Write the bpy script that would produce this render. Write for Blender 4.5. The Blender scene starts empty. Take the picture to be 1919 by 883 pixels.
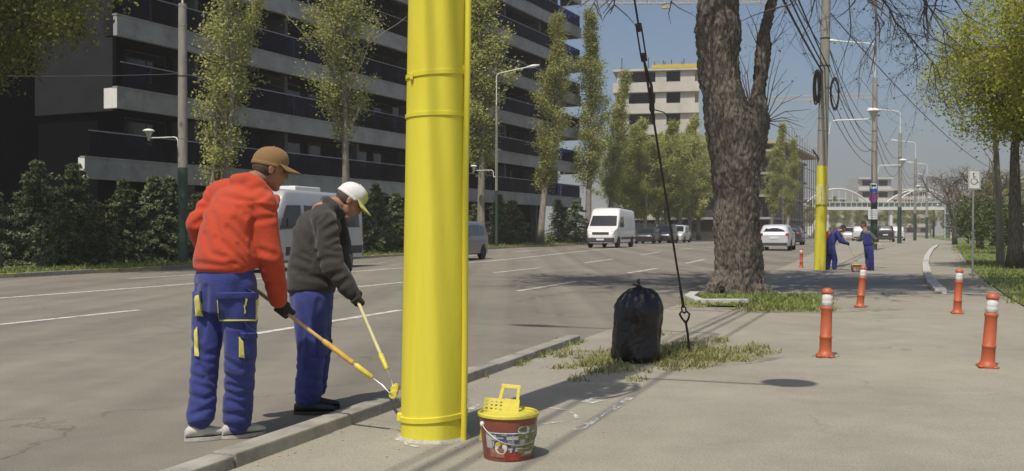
import bpy, bmesh, math, random
import numpy as np
from mathutils import Vector, Matrix, noise
random.seed(7); np.random.seed(7)
V = Vector; R = math.radians; PI = math.pi
S = bpy.context.scene; C = S.collection
# ------------------------------------------------------------ camera, sky, sun
FPX, HOR, CAMH = 1900.0, 435.0, 1.25          # focal length in photo pixels, horizon row, eye height
cam = bpy.data.cameras.new('camera'); co = bpy.data.objects.new('camera', cam); C.objects.link(co)
co.location = (0, 0, CAMH); co.rotation_euler = (R(90) - math.atan(6.5 / FPX), 0, 0)
cam.sensor_width = 36; cam.lens = FPX / 1919 * 36; cam.clip_end = 6000; cam.clip_start = .05
cam.dof.use_dof = True; cam.dof.focus_distance = 7.5; cam.dof.aperture_fstop = 7
S.camera = co
SUN_AZ, SUN_EL = R(24.8), R(60)                # light travels towards this azimuth (from +Y to +X)
w = bpy.data.worlds.new('World'); S.world = w; w.use_nodes = True
nt = w.node_tree; sky = nt.nodes.new('ShaderNodeTexSky'); sky.sky_type = 'NISHITA'; sky.sun_disc = False
sky.sun_elevation = SUN_EL; sky.sun_rotation = SUN_AZ + PI; sky.air_density = 1.0; sky.dust_density = 3.2; sky.ozone_density = 3.2; sky.altitude = 80
bg = nt.nodes['Background']; nt.links.new(sky.outputs[0], bg.inputs[0]); bg.inputs[1].default_value = .096
sd = bpy.data.lights.new('sun', 'SUN'); sd.energy = 4.0; sd.angle = R(.6); sd.color = (1, .94, .84)
so = bpy.data.objects.new('sun', sd); C.objects.link(so)
sundir = V((math.sin(SUN_AZ) * math.cos(SUN_EL), math.cos(SUN_AZ) * math.cos(SUN_EL), -math.sin(SUN_EL)))
so.rotation_euler = sundir.to_track_quat('-Z', 'Y').to_euler(); so.location = (-8, -12, 30)
S.view_settings.view_transform = 'Standard'; S.view_settings.look = 'None'; S.view_settings.exposure = 0; S.view_settings.gamma = 1
S.render.engine = 'CYCLES'
try: S.cycles.max_bounces = 8; S.cycles.transparent_max_bounces = 16
except Exception: pass
# ------------------------------------------------------------ coordinates
TH = math.atan(690 / FPX)                      # the road runs at this azimuth
RD = V((math.sin(TH), math.cos(TH), 0)); RN = V((-math.cos(TH), math.sin(TH), 0))   # along the road, across to its far side
def gz(s):                                     # the street climbs a little beyond the tree
    k = min(1, max(0, (s - 36) / 26)); return .22 * k * k * (3 - 2 * k)
def st(s, t, z=0): p = RD * s + RN * t; return V((p.x, p.y, gz(s) + z))
def gnd(u, v, z=0):                            # ground point seen at a bearing (near, flat part)
    h = 0
    for _ in range(6): Z = (CAMH - z - h) * FPX / (v - HOR); h = gz((u - 960) / FPX * Z * RD.x + Z * RD.y)
    return V(((u - 960) / FPX * Z, Z, z + h))
def far(u, Z, z=0):                            # ground point on a bearing at a given distance
    p = V(((u - 960) / FPX * Z, Z, 0)); p.z = gz(p.dot(RD)) + z; return p
def hz(v, Z): return CAMH + (HOR - v) / FPX * Z
def pt(u, v, Z): return V(((u - 960) / FPX * Z, Z, hz(v, Z)))
# ------------------------------------------------------------ materials
def new_mat(name):
    m = bpy.data.materials.new(name); m.use_nodes = True; t = m.node_tree
    return m, t, t.nodes['Principled BSDF']
def nz(t, scale, detail=4, rough=.55, vec=None, dist=0):
    n = t.nodes.new('ShaderNodeTexNoise'); n.inputs['Scale'].default_value = scale; n.inputs['Detail'].default_value = detail
    n.inputs['Roughness'].default_value = rough; n.inputs['Distortion'].default_value = dist
    if vec is not None: t.links.new(vec, n.inputs['Vector'])
    return n.outputs[0]
def ramp(t, fac, stops):
    r = t.nodes.new('ShaderNodeValToRGB'); e = r.color_ramp.elements
    while len(e) < len(stops): e.new(.5)
    for i, (p, c) in enumerate(stops):
        e[i].position = p; e[i].color = (c, c, c, 1) if not hasattr(c, '__len__') else (*c[:3], 1)
    t.links.new(fac, r.inputs[0]); return r.outputs[0]
def mixc(t, fac, a, b, mode='MIX'):
    m = t.nodes.new('ShaderNodeMix'); m.data_type = 'RGBA'; m.blend_type = mode
    for s, x in ((0, fac), (6, a), (7, b)):
        if isinstance(x, bpy.types.NodeSocket): t.links.new(x, m.inputs[s])
        elif s == 0: m.inputs[0].default_value = x
        else: m.inputs[s].default_value = (*x[:3], 1)
    return m.outputs[2]
def coord(t, scale=None, which='Object'):
    c = t.nodes.new('ShaderNodeTexCoord').outputs[which]
    if scale:
        m = t.nodes.new('ShaderNodeMapping'); m.inputs['Scale'].default_value = scale; t.links.new(c, m.inputs['Vector']); c = m.outputs[0]
    return c
def bump(t, b, h, strength, dist=.01):
    n = t.nodes.new('ShaderNodeBump'); n.inputs['Strength'].default_value = strength; n.inputs['Distance'].default_value = dist
    t.links.new(h, n.inputs['Height']); t.links.new(n.outputs[0], b.inputs['Normal'])
MC = {}
def pbr(name, col, rough=.6, var=.18, scale=4, bmp=0, bscale=60, metal=0, stretch=None, dirt=None, spec=.5):
    if name in MC: return MC[name]
    m, t, b = new_mat(name); b.inputs['Roughness'].default_value = rough; b.inputs['Metallic'].default_value = metal
    b.inputs['Specular IOR Level'].default_value = spec
    v = coord(t, stretch); n = nz(t, scale, 5, .6, v)
    lo = tuple(c * (1 - var) for c in col); hi = tuple(min(1, c * (1 + var)) for c in col)
    o = ramp(t, n, [(.3, lo), (.7, hi)])
    if dirt:
        f = ramp(t, nz(t, dirt[1], 6, .7, v), [(.48, 0), (.72, 1)]); o = mixc(t, f, o, dirt[0])
    t.links.new(o, b.inputs['Base Color'])
    if bmp: bump(t, b, nz(t, bscale, 4, .6, v), bmp)
    MC[name] = m; return m
def asphalt(name, col, crack=.5, grain=.25, streak=False):
    m, t, b = new_mat(name); b.inputs['Roughness'].default_value = .9; b.inputs['Specular IOR Level'].default_value = .25
    v = coord(t)
    big = ramp(t, nz(t, .35, 5, .6, v, .6), [(.3, .86), (.7, 1.1)])
    mid = ramp(t, nz(t, 2.2, 6, .65, v), [(.3, .9), (.7, 1.08)])
    fine = ramp(t, nz(t, 85, 3, .7, v), [(.3, 1 - grain), (.7, 1 + grain)])
    o = mixc(t, 1, col, big, 'MULTIPLY'); o = mixc(t, 1, o, mid, 'MULTIPLY'); o = mixc(t, 1, o, fine, 'MULTIPLY')
    if streak:                                  # wheel tracks and oil drips run along the lanes
        mp = t.nodes.new('ShaderNodeMapping'); mp.inputs['Rotation'].default_value = (0, 0, TH); mp.inputs['Scale'].default_value = (1.1, .012, 1); t.links.new(v, mp.inputs['Vector'])
        o = mixc(t, 1, o, ramp(t, nz(t, 1, 3, .5, mp.outputs[0]), [(.35, .84), (.65, 1.1)]), 'MULTIPLY')
    vo = t.nodes.new('ShaderNodeTexVoronoi'); vo.feature = 'DISTANCE_TO_EDGE'; vo.inputs['Scale'].default_value = .33
    dv = t.nodes.new('ShaderNodeVectorMath'); dv.operation = 'ADD'
    nn = t.nodes.new('ShaderNodeTexNoise'); nn.inputs['Scale'].default_value = 1.6; nn.inputs['Detail'].default_value = 6
    t.links.new(v, nn.inputs['Vector']); t.links.new(v, dv.inputs[0]); t.links.new(nn.outputs[1], dv.inputs[1]); t.links.new(dv.outputs[0], vo.inputs['Vector'])
    cr = ramp(t, vo.outputs['Distance'], [(0, 1), (.006, 0)])
    gate = ramp(t, nz(t, .5, 2, .5, v), [(.5, 0), (.6, crack)])
    f = mixc(t, 1, cr, gate, 'MULTIPLY')
    o = mixc(t, f, o, tuple(c * .35 for c in col))
    sp = ramp(t, nz(t, 14, 2, .5, v), [(.74, 0), (.78, .5)]); o = mixc(t, sp, o, tuple(c * .6 for c in col))
    t.links.new(o, b.inputs['Base Color']); bump(t, b, nz(t, 140, 3, .7, v), .35, .004)
    return m
def leafmat(name, a, b_, trans=.35):
    m, t, b = new_mat(name); g = t.nodes.new('ShaderNodeNewGeometry')
    o = ramp(t, g.outputs['Random Per Island'], [(0, a), (1, b_)])
    t.links.new(o, b.inputs['Base Color']); b.inputs['Roughness'].default_value = .55; b.inputs['Specular IOR Level'].default_value = .3
    tr = t.nodes.new('ShaderNodeBsdfTranslucent'); t.links.new(o, tr.inputs[0])
    mx = t.nodes.new('ShaderNodeMixShader'); mx.inputs[0].default_value = trans
    t.links.new(b.outputs[0], mx.inputs[1]); t.links.new(tr.outputs[0], mx.inputs[2])
    t.links.new(mx.outputs[0], t.nodes['Material Output'].inputs[0]); return m
def worn_paint(name, col, lo=.42, hi=.6, scale=9):
    m, t, b = new_mat(name); b.inputs['Base Color'].default_value = (*col, 1); b.inputs['Roughness'].default_value = .8
    v = coord(t); f = ramp(t, nz(t, scale, 8, .75, v), [(lo, 0), (hi, 1)])
    tr = t.nodes.new('ShaderNodeBsdfTransparent'); mx = t.nodes.new('ShaderNodeMixShader')
    t.links.new(f, mx.inputs[0]); t.links.new(tr.outputs[0], mx.inputs[1]); t.links.new(b.outputs[0], mx.inputs[2])
    t.links.new(mx.outputs[0], t.nodes['Material Output'].inputs[0]); return m
def tinted_glass(name, tint, glossy=.35, col=(.03, .035, .06)):
    m, t, b = new_mat(name); b.inputs['Base Color'].default_value = (*col, 1); b.inputs['Roughness'].default_value = .12
    tr = t.nodes.new('ShaderNodeBsdfTransparent'); tr.inputs[0].default_value = (*tint, 1)
    mx = t.nodes.new('ShaderNodeMixShader'); mx.inputs[0].default_value = glossy
    t.links.new(tr.outputs[0], mx.inputs[1]); t.links.new(b.outputs[0], mx.inputs[2])
    t.links.new(mx.outputs[0], t.nodes['Material Output'].inputs[0]); return m
M_ROAD = asphalt('road_asphalt', (.215, .196, .158), .8, streak=True); M_WALK = asphalt('pavement_asphalt', (.30, .278, .222), .5)
M_APRON = asphalt('apron_asphalt', (.27, .255, .225), .5)
M_KERB = pbr('kerb_concrete', (.31, .295, .25), .9, .22, 3, .5, 90, dirt=((.16, .15, .12), 2.5))
M_KERBW = pbr('pale_kerb_concrete', (.50, .485, .44), .9, .15, 3, .4, 90, dirt=((.33, .31, .27), 3))
M_YEL = pbr('yellow_pole_paint', (.67, .595, .05), .7, .05, 9, .3, 30, dirt=((.63, .545, .04), 7), stretch=(1, 1, .12), spec=.3)
M_YELD = pbr('yellow_roller_paint', (.60, .52, .07), .5, .1, 30, .2, 80)
M_CONC = pbr('pole_concrete', (.29, .27, .235), .9, .2, 6, .4, 60, stretch=(1, 1, .25))
M_GREEN = pbr('green_pole_paint', (.035, .06, .04), .6, .2, 5)
M_WHITE = pbr('white_paint', (.74, .74, .72), .5, .06, 3)
M_LINE = worn_paint('road_line_paint', (.60, .58, .53), .33, .5, 6); M_CHALK = worn_paint('pavement_white_paint', (.66, .65, .6), .43, .56, 11)
M_STEEL = pbr('galvanised_steel', (.42, .43, .43), .45, .12, 8, metal=.7)
M_DSTEEL = pbr('dark_weathered_steel', (.045, .04, .035), .6, .3, 30, .3, 90, metal=.4)
M_BLACK = pbr('black_rubber', (.012, .012, .013), .7, .2, 20)
M_CABLE = pbr('cable_sheath', (.02, .02, .022), .6, .2, 20)
def bark(name, hi, lo):
    m, t, b = new_mat(name); b.inputs['Roughness'].default_value = .95; b.inputs['Specular IOR Level'].default_value = .2; v = coord(t, (1, 1, .22))
    f = ramp(t, nz(t, 22, 6, .7, v, .7), [(.42, 0), (.56, 1)]); o = mixc(t, f, lo, hi); o = mixc(t, ramp(t, nz(t, 1.3, 4, .6, coord(t)), [(.35, .35), (.7, 0)]), o, tuple(c * .5 for c in hi))
    t.links.new(o, b.inputs['Base Color']); bump(t, b, nz(t, 24, 7, .72, v, .8), 1.0, .05); return m
M_BARK = bark('bark', (.245, .215, .175), (.088, .075, .062))
M_TWIG = pbr('twig_bark', (.12, .10, .085), .9, .3, 8)
M_PBARK = pbr('poplar_bark', (.25, .225, .18), .95, .35, 6, .6, 30, stretch=(1, 1, .3))
M_LPOP = leafmat('poplar_leaf', (.27, .29, .08), (.49, .50, .17), .4)
M_LRIGHT = leafmat('fresh_leaf', (.24, .27, .03), (.50, .50, .10), .45)
M_LMAPLE = leafmat('dark_leaf', (.09, .11, .018), (.30, .30, .055), .4)
M_SPRUCE = leafmat('spruce_needle', (.05, .075, .03), (.21, .25, .12), .2)
M_LSHRUB = leafmat('shrub_leaf', (.05, .07, .02), (.13, .16, .05), .3)
M_GRASS = leafmat('grass_blade', (.15, .19, .04), (.32, .35, .11), .3)
M_DRYG = leafmat('dry_grass_blade', (.15, .18, .045), (.43, .41, .18), .3)
M_SOIL = pbr('verge_soil', (.10, .10, .05), .95, .35, 3, .5, 30)
M_VERGE = pbr('verge_turf', (.14, .18, .05), .95, .4, 4, .6, 40, dirt=((.13, .11, .06), 1.2))
M_BUD = leafmat('bud', (.20, .19, .13), (.34, .33, .22), .3)
# ------------------------------------------------------------ object helpers
def tag(o, label=None, cat=None, group=None, kind=None):
    if label: o['label'] = label
    if cat: o['category'] = cat
    if group: o['group'] = group
    if kind: o['kind'] = kind
    return o
def thing(name, loc, label, cat, group=None, rz=0):
    o = bpy.data.objects.new(name, None); C.objects.link(o); o.location = loc; o.rotation_euler = (0, 0, rz); o.empty_display_size = .2
    return tag(o, label, cat, group)
def link(name, me, mat, parent=None, smooth=False, loc=None):
    o = bpy.data.objects.new(name, me); C.objects.link(o)
    if mat is not None and not me.materials: me.materials.append(mat)
    if parent is not None: o.parent = parent
    if loc is not None: o.location = loc
    if smooth: me.polygons.foreach_set('use_smooth', [True] * len(me.polygons))
    return o
def frame(d, ref=None):
    d = V(d).normalized(); ref = V(ref) if ref else (V((0, 0, 1)) if abs(d.z) < .9 else V((0, 1, 0)))
    a = ref.cross(d).normalized(); return a, d.cross(a)
class MB:
    def __init__(s): s.v = []; s.f = []
    def add(s, vs, fs):
        o = len(s.v); s.v += [tuple(x) for x in vs]; s.f += [tuple(i + o for i in f) for f in fs]; return s
    def hexa(s, p): return s.add(p, [(0, 3, 2, 1), (4, 5, 6, 7), (0, 1, 5, 4), (1, 2, 6, 5), (2, 3, 7, 6), (3, 0, 4, 7)])
    def box(s, c, size, ax=None):
        c = V(c); x, y, z = ax if ax else (V((1, 0, 0)), V((0, 1, 0)), V((0, 0, 1))); h = [k / 2 for k in size]
        return s.hexa([c + x * (i * h[0]) + y * (j * h[1]) + z * (k * h[2]) for k in (-1, 1) for i, j in ((-1, -1), (1, -1), (1, 1), (-1, 1))])
    def bar(s, a, b, wd, hg, ref=None):
        a, b = V(a), V(b); d = b - a; x, y = frame(d, ref); return s.box((a + b) / 2, (wd, hg, d.length), (x, y, d.normalized()))
    def rings(s, rs, cap=True, close=True):
        n = len(rs[0]); o = len(s.v)
        for r in rs: s.v += [tuple(p) for p in r]
        for i in range(len(rs) - 1):
            for j in range(n if close else n - 1):
                k = (j + 1) % n; s.f.append((o + i * n + j, o + i * n + k, o + (i + 1) * n + k, o + (i + 1) * n + j))
        if cap and close:
            s.f.append(tuple(o + j for j in reversed(range(n)))); s.f.append(tuple(o + (len(rs) - 1) * n + j for j in range(n)))
        return s
    def tube(s, pts, rad, n=8, cap=True):
        pts = [V(p) for p in pts]
        if not hasattr(rad, '__len__'): rad = [rad] * len(pts)
        rs = []; a = None
        for i, p in enumerate(pts):
            d = (pts[min(i + 1, len(pts) - 1)] - pts[max(i - 1, 0)])
            d = d.normalized() if d.length > 1e-9 else V((0, 0, 1))
            if a is None: a, b = frame(d)
            else:
                a = (a - d * a.dot(d)); a = a.normalized() if a.length > 1e-6 else frame(d)[0]; b = d.cross(a)
            rs.append([p + (a * math.cos(k * 2 * PI / n) + b * math.sin(k * 2 * PI / n)) * rad[i] for k in range(n)])
        return s.rings(rs, cap)
    def lathe(s, prof, c=(0, 0, 0), n=24, d=(0, 0, 1), cap=True):
        c = V(c); a, b = frame(d); d = V(d).normalized()
        return s.rings([[c + d * z + (a * math.cos(k * 2 * PI / n) + b * math.sin(k * 2 * PI / n)) * r for k in range(n)] for r, z in prof], cap)
    def prism(s, poly, z0, z1):
        n = len(poly); o = len(s.v); s.v += [(p[0], p[1], z0) for p in poly] + [(p[0], p[1], z1) for p in poly]
        s.f.append(tuple(o + i for i in reversed(range(n)))); s.f.append(tuple(o + n + i for i in range(n)))
        for i in range(n): j = (i + 1) % n; s.f.append((o + i, o + j, o + n + j, o + n + i))
        return s
    def mesh(s, name):
        me = bpy.data.meshes.new(name); me.from_pydata(s.v, [], s.f); me.update(); return me
    def build(s, name, mat, parent=None, smooth=False, bevel=0, loc=None):
        me = s.mesh(name)
        if bevel:
            bm = bmesh.new(); bm.from_mesh(me); bmesh.ops.bevel(bm, geom=[e for e in bm.edges], offset=bevel, segments=2, affect='EDGES', profile=.6, clamp_overlap=True); bm.to_mesh(me); bm.free()
        o = link(name, me, mat, parent, smooth, loc)
        if smooth:
            try: me.set_sharp_from_angle(angle=R(48))
            except Exception: pass
        return o
def copy_tree(o, parent=None):
    c = o.copy(); C.objects.link(c)
    if parent is not None: c.parent = parent
    for ch in list(o.children): copy_tree(ch, c)
    return c
def strip(name, t0, t1, s_list, z, mat, parent=None):
    m = MB(); nt_ = max(1, int(abs(t1 - t0) // 12)); ts = [t0 + (t1 - t0) * i / nt_ for i in range(nt_ + 1)]
    for s_ in s_list: m.v += [tuple(st(s_, t, z)) for t in ts]
    k = nt_ + 1
    for i in range(len(s_list) - 1):
        for j in range(nt_): m.f.append((i * k + j, (i + 1) * k + j, (i + 1) * k + j + 1, i * k + j + 1) if t1 < t0 else (i * k + j, i * k + j + 1, (i + 1) * k + j + 1, (i + 1) * k + j))
    me = m.mesh(name)
    if me.polygons[0].normal.z < 0: me.flip_normals()
    return link(name, me, mat, parent)
SL = [-40, -10, 10, 30, 36, 39, 42, 45, 48, 51, 54, 57, 60, 62, 80, 120, 200, 400, 900]
# ------------------------------------------------------------ ground, road, pavements
g = strip('ground', 800, -800, [-300, -40, 10, 30, 36, 39, 42, 45, 48, 51, 54, 57, 60, 62, 80, 200, 900, 2500], -.03, M_SOIL); tag(g, kind='structure')
K0, K1, KH = 3.2, 3.36, .075
TF = 22.3
road = strip('road', TF, K1 - .1, SL, 0, M_ROAD); tag(road, kind='structure')
walk = strip('pavement', K1 - .1, -60, SL, 0.002, M_WALK); tag(walk, kind='structure')
def flat(name, poly, z, mat, parent=None):
    m = MB(); m.v = [(p[0], p[1], z + (p[2] if len(p) > 2 else 0)) for p in poly]; m.f = [tuple(range(len(poly)))]
    me = m.mesh(name)
    if me.polygons[0].normal.z < 0: me.flip_normals()
    return link(name, me, mat, parent)
def line_mark(s0, s1, t, wd=.14):
    n = max(1, int((s1 - s0) / 3)); m = MB()
    for i in range(n + 1):
        s_ = s0 + (s1 - s0) * i / n; m.v += [tuple(st(s_, t - wd / 2, .005)), tuple(st(s_, t + wd / 2, .005))]
    m.f = [(2 * i, 2 * i + 2, 2 * i + 3, 2 * i + 1) for i in range(n)]
    me = m.mesh('lane_line')
    if me.polygons[0].normal.z < 0: me.flip_normals()
    return link('lane_line', me, M_LINE, road)
for k in range(14): line_mark(10.3 + k * 9.9, 10.3 + k * 9.9 + 4.3, 7.2)
for k in range(16): line_mark(8.6 + k * 10.2, 8.6 + k * 10.2 + 4.6, 11.15)
line_mark(-5, 170, 15.6, .17)
for k in range(10): line_mark(12 + k * 10, 17 + k * 10, 18.9)
# near kerb: a row of stones that stand proud of the asphalt, ending at the dropped entrance
kerb = tag(bpy.data.objects.new('kerb', None), kind='structure'); C.objects.link(kerb)
ks = .6
while ks < 11.0:
    L = 1.0 + random.uniform(-.03, .03); e = min(ks + L, 11.12); dz = random.uniform(-.006, .006); dt = random.uniform(-.006, .006)
    m = MB(); q = []
    for zz, ins in ((-.05, 0), (KH + dz, .008)):
        q += [st(ks + .006, K0 + dt + ins, zz), st(e - .006, K0 + dt + ins, zz), st(e - .006, K1 + dt, zz), st(ks + .006, K1 + dt, zz)]
    m.hexa(q); m.build('kerb_stone', M_KERB, kerb, bevel=.01); ks += L
mj = MB(); mj.hexa([st(.6, K0 + .02, -.04), st(11.1, K0 + .02, -.04), st(11.1, K1 - .02, -.04), st(.6, K1 - .02, -.04), st(.6, K0 + .02, KH - .02), st(11.1, K0 + .02, KH - .02), st(11.1, K1 - .02, KH - .02), st(.6, K1 - .02, KH - .02)])
mj.build('kerb_bedding', M_KERB, kerb)
# island kerb round the big tree, far kerb, curved kerb on the right
def kerb_row(name, path, wd, h, mat, L=1.0, zf=None):
    root = tag(bpy.data.objects.new(name, None), kind='structure'); C.objects.link(root)
    path = [V(p) for p in path]; ds = [0]
    for a, b in zip(path, path[1:]): ds.append(ds[-1] + (b - a).length)
    def at(d):
        for i in range(len(ds) - 1):
            if d <= ds[i + 1] or i == len(ds) - 2: return path[i].lerp(path[i + 1], (d - ds[i]) / (ds[i + 1] - ds[i]))
    n = max(1, round(ds[-1] / L))
    for i in range(n):
        a, b = at(ds[-1] * i / n), at(ds[-1] * (i + 1) / n); d = (b - a).normalized(); a = a + d * .006; b = b - d * .006
        nn = V((-d.y, d.x, 0)) * (wd / 2); j = random.uniform(-.005, .005); u = V((0, 0, h + j)); dn = V((0, 0, -.05))
        MB().hexa([a - nn + dn, b - nn + dn, b + nn + dn, a + nn + dn, a - nn + u, b - nn + u, b + nn + u, a + nn + u]).build('kerb_stone', mat, root, bevel=.012)
    return root
T1 = gnd(1392, 556)                            # foot of the big tree
ISL = [gnd(1330, 545), gnd(1303, 558), gnd(1291, 566), gnd(1302, 573), gnd(1330, 575.5), gnd(1380, 577), gnd(1404, 574)]
kerb_row('island_kerb', ISL[1:], .17, .125, M_KERBW, 1.1)
kerb_row('apron_kerb', [gnd(1440, 553), gnd(1560, 552), gnd(1700, 552), gnd(1762, 551)], .16, .05, M_KERB, 1.0)
CUR = [gnd(1764, 551), gnd(1748, 535), gnd(1738, 515), gnd(1735, 498), gnd(1738, 483), gnd(1746, 470), gnd(1757, 461)]
kerb_row('curved_kerb', CUR, .22, .1, M_KERBW, 1.2)
fk = tag(bpy.data.objects.new('far_kerb', None), kind='structure'); C.objects.link(fk)
M_KERBY = pbr('yellowed_kerb', (.42, .37, .17), .9, .3, 2, dirt=((.3, .28, .22), 1.5))
kp = MB(); kp.hexa([V((-.49, -.1, -.05)), V((.49, -.1, -.05)), V((.49, .1, -.05)), V((-.49, .1, -.05)), V((-.49, -.09, .12)), V((.49, -.09, .12)), V((.49, .1, .12)), V((-.49, .1, .12))])
ka = kp.mesh('kerb_stone'); ka.materials.append(M_KERB); kb = ka.copy(); kb.materials.clear(); kb.materials.append(M_KERBY)
for i in range(110):
    s_ = 10 + i * 1.0; o = link('kerb_stone', kb if (i // 3) % 2 else ka, None, fk); o.location = st(s_, TF + .1, random.uniform(-.01, .01)); o.rotation_euler = (0, 0, PI / 2 - TH)
# far verge, right verge, island soil
vs = strip('verge', TF + .2, TF + 40, SL, .05, M_VERGE); tag(vs, kind='structure')
VP_ = [gnd(1786, 452), gnd(1797, 470), gnd(1815, 497), gnd(1850, 530), gnd(1905, 568), gnd(1990, 612), far(2300, 14), far(2700, 60), far(1900, 135)]
vm = MB(); vp = sorted(VP_[:6], key=lambda p: p.y); ys_ = sorted(set([p.y for p in vp] + list(np.linspace(18, 90, 25)) + [150, 300]))
for y_ in ys_:
    x_ = float(np.interp(y_, [p.y for p in vp], [p.x for p in vp])) if y_ <= vp[-1].y else vp[-1].x + (y_ - vp[-1].y) * RD.x / RD.y
    for k in range(5): q = V((x_ + k * 12, y_, 0)); vm.v.append((q.x, q.y, gz(q.dot(RD)) + .03))
vm.f = [(i * 5 + k, i * 5 + k + 1, i * 5 + k + 6, i * 5 + k + 5) for i in range(len(ys_) - 1) for k in range(4)]
rv = vm.build('right_verge', M_VERGE); tag(rv, kind='structure')
isl = [(p.x, p.y) for p in ISL] + [(p.x, p.y) for p in (gnd(1450, 577), gnd(1545, 582), gnd(1535, 566), gnd(1440, 549))]
io = flat('tree_island', isl, .035, M_VERGE); tag(io, kind='structure')
ap = flat('apron', [tuple(gnd(*q).xy) for q in ((1440, 550), (1762, 550), (1740, 512), (1480, 505))], .008, M_APRON); tag(ap, kind='structure')
# paint marks on the pavement
def paint_stroke(px, wd, lab):
    pts = [gnd(*p) for p in px]; m = MB()
    for i, p in enumerate(pts):
        d = (pts[min(i + 1, len(pts) - 1)] - pts[max(0, i - 1)]).normalized(); nn = V((-d.y, d.x, 0)) * wd * (.6 + .4 * math.sin(i * 2.1 + .7)) / 2
        m.v += [tuple(p - nn + V((0, 0, .006))), tuple(p + nn + V((0, 0, .006)))]
    m.f = [(2 * i, 2 * i + 1, 2 * i + 3, 2 * i + 2) for i in range(len(pts) - 1)]
    me = m.mesh('paint_mark')
    if me.polygons[0].normal.z < 0: me.flip_normals()
    return link('paint_mark', me, M_CHALK, walk)
paint_stroke([(1082, 808), (1105, 795), (1130, 780), (1155, 764), (1183, 746)], .075, '')
paint_stroke([(1030, 766), (1055, 769), (1075, 776), (1084, 785)], .05, '')
paint_stroke([(1005, 797), (1030, 795), (1065, 790)], .03, '')
paint_stroke([(1097, 755), (1112, 747), (1128, 745), (1140, 741)], .07, '')
paint_stroke([(1108, 757), (1125, 752), (1136, 752)], .05, '')
paint_stroke([(1052, 714), (1100, 720), (1160, 724), (1196, 730)], .03, '')
paint_stroke([(745, 822), (752, 830), (765, 836), (785, 839)], .05, '')
paint_stroke([(880, 770), (893, 762), (903, 757)], .05, '')
# ------------------------------------------------------------ grass
def blades(name, spots, mat, hgt=(.05, .14), wd=.008, lean=.6, label=None, cat='grass'):
    m = MB()
    for p, n, r in spots:
        for _ in range(n):
            a = random.uniform(0, 2 * PI); q = random.random() ** .5 * r; b = V((p.x + math.cos(a) * q, p.y + math.sin(a) * q, p.z))
            h = (hgt[0] + (hgt[1] - hgt[0]) * random.random() ** 1.8) * (1.1 - .6 * q / (r + 1e-6)); l = V((random.gauss(0, lean), random.gauss(0, lean), 1)).normalized() * h; c = random.uniform(0, PI); e = V((math.cos(c), math.sin(c), 0)) * wd * random.uniform(.6, 1.3)
            k = b + l * .55 + V((0, 0, h * .08)); o = len(m.v); t_ = b + l + V((l.x * .5, l.y * .5, -h * .1))
            m.v += [tuple(b - e), tuple(b + e), tuple(k + e * .7), tuple(k - e * .7), tuple(t_)]; m.f += [(o, o + 1, o + 2, o + 3), (o + 3, o + 2, o + 4)]
    o = m.build(name, mat); return tag(o, label, cat, kind='stuff')
M_DIRT = worn_paint('dirt_film', (.22, .19, .135), .45, .75, 3)
def dirt(cx, cy, rx, ry, seed):
    n = 40; flat('dirt_patch', [(cx + math.cos(k * 2 * PI / n) * rx * (1 + .3 * noise.noise(V((math.cos(k * 2 * PI / n) * 2, math.sin(k * 2 * PI / n) * 2, seed)))), cy + math.sin(k * 2 * PI / n) * ry * (1 + .3 * noise.noise(V((math.cos(k * 2 * PI / n) * 2, math.sin(k * 2 * PI / n) * 2, seed + 5))))) for k in range(n)], .004, M_DIRT, walk)
c_ = gnd(1250, 668); dirt(c_.x, c_.y, 1.2, .8, 1); c_ = gnd(1470, 580); dirt(c_.x, c_.y, 1.9, .7, 3)
sp = []
for _ in range(150):
    u = random.triangular(1040, 1460, 1290); v = random.gauss(667, 13) + (8 if u < 1200 else 0) - (u - 1250) * .03
    if abs(u - 1250) > 190 and random.random() < .4: continue
    sp.append((gnd(u, v), 42, random.uniform(.06, .17)))
for u, v in ((1060, 690), (1075, 660), (1050, 645), (1420, 668), (1440, 662), (1390, 655), (1300, 690), (1265, 695)): sp.append((gnd(u, v), 40, .13))
blades('weed_patch', sp, M_DRYG, (.04, .15), .006, .7, 'dry yellowish weeds around the wire anchor and rubbish bag', 'weeds')
sp = []
for _ in range(26):
    s_ = random.uniform(8.0, 11.1); sp.append((st(s_, K0 - .03), random.randint(4, 16), .05))
blades('kerb_weeds', sp, M_GRASS, (.04, .13), .005, .5, 'weeds sprouting along the foot of the kerb end', 'weeds')
sp = []
for _ in range(230):
    u = random.uniform(1300, 1545); v = random.uniform(553, 583)
    if u < 1400 and v > 574: continue
    if u < 1330 and v < 555: continue
    sp.append((gnd(u, v, .03), 28, .28))
blades('island_grass', sp, M_GRASS, (.05, .17), .010, .6, 'short grass on the island around the big tree', 'grass')
sp = []
from mathutils.geometry import intersect_point_tri_2d
for _ in range(900):
    Z = random.uniform(17, 75); e0 = np.interp(Z, sorted(p.y for p in VP_[:6]), [p.x for p in sorted(VP_[:6], key=lambda p: p.y)])
    x = e0 + abs(random.gauss(0, 4)); p = V((x, Z, .03)); p.z += gz(p.dot(RD)); sp.append((p, 30 if Z < 40 else 16, .5))
blades('verge_grass', sp, M_GRASS, (.06, .22), .014, .6, 'green grass of the verge beside the right pavement', 'grass')
sp = []
for _ in range(1000):
    s_ = random.uniform(14, 85); sp.append((st(s_, TF + .4 + abs(random.gauss(0, 1.3)), .05), 20, .55))
blades('far_verge_grass', sp, M_GRASS, (.1, .38), .022, .5, 'grass strip along the far kerb below the hedge', 'grass')
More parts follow.
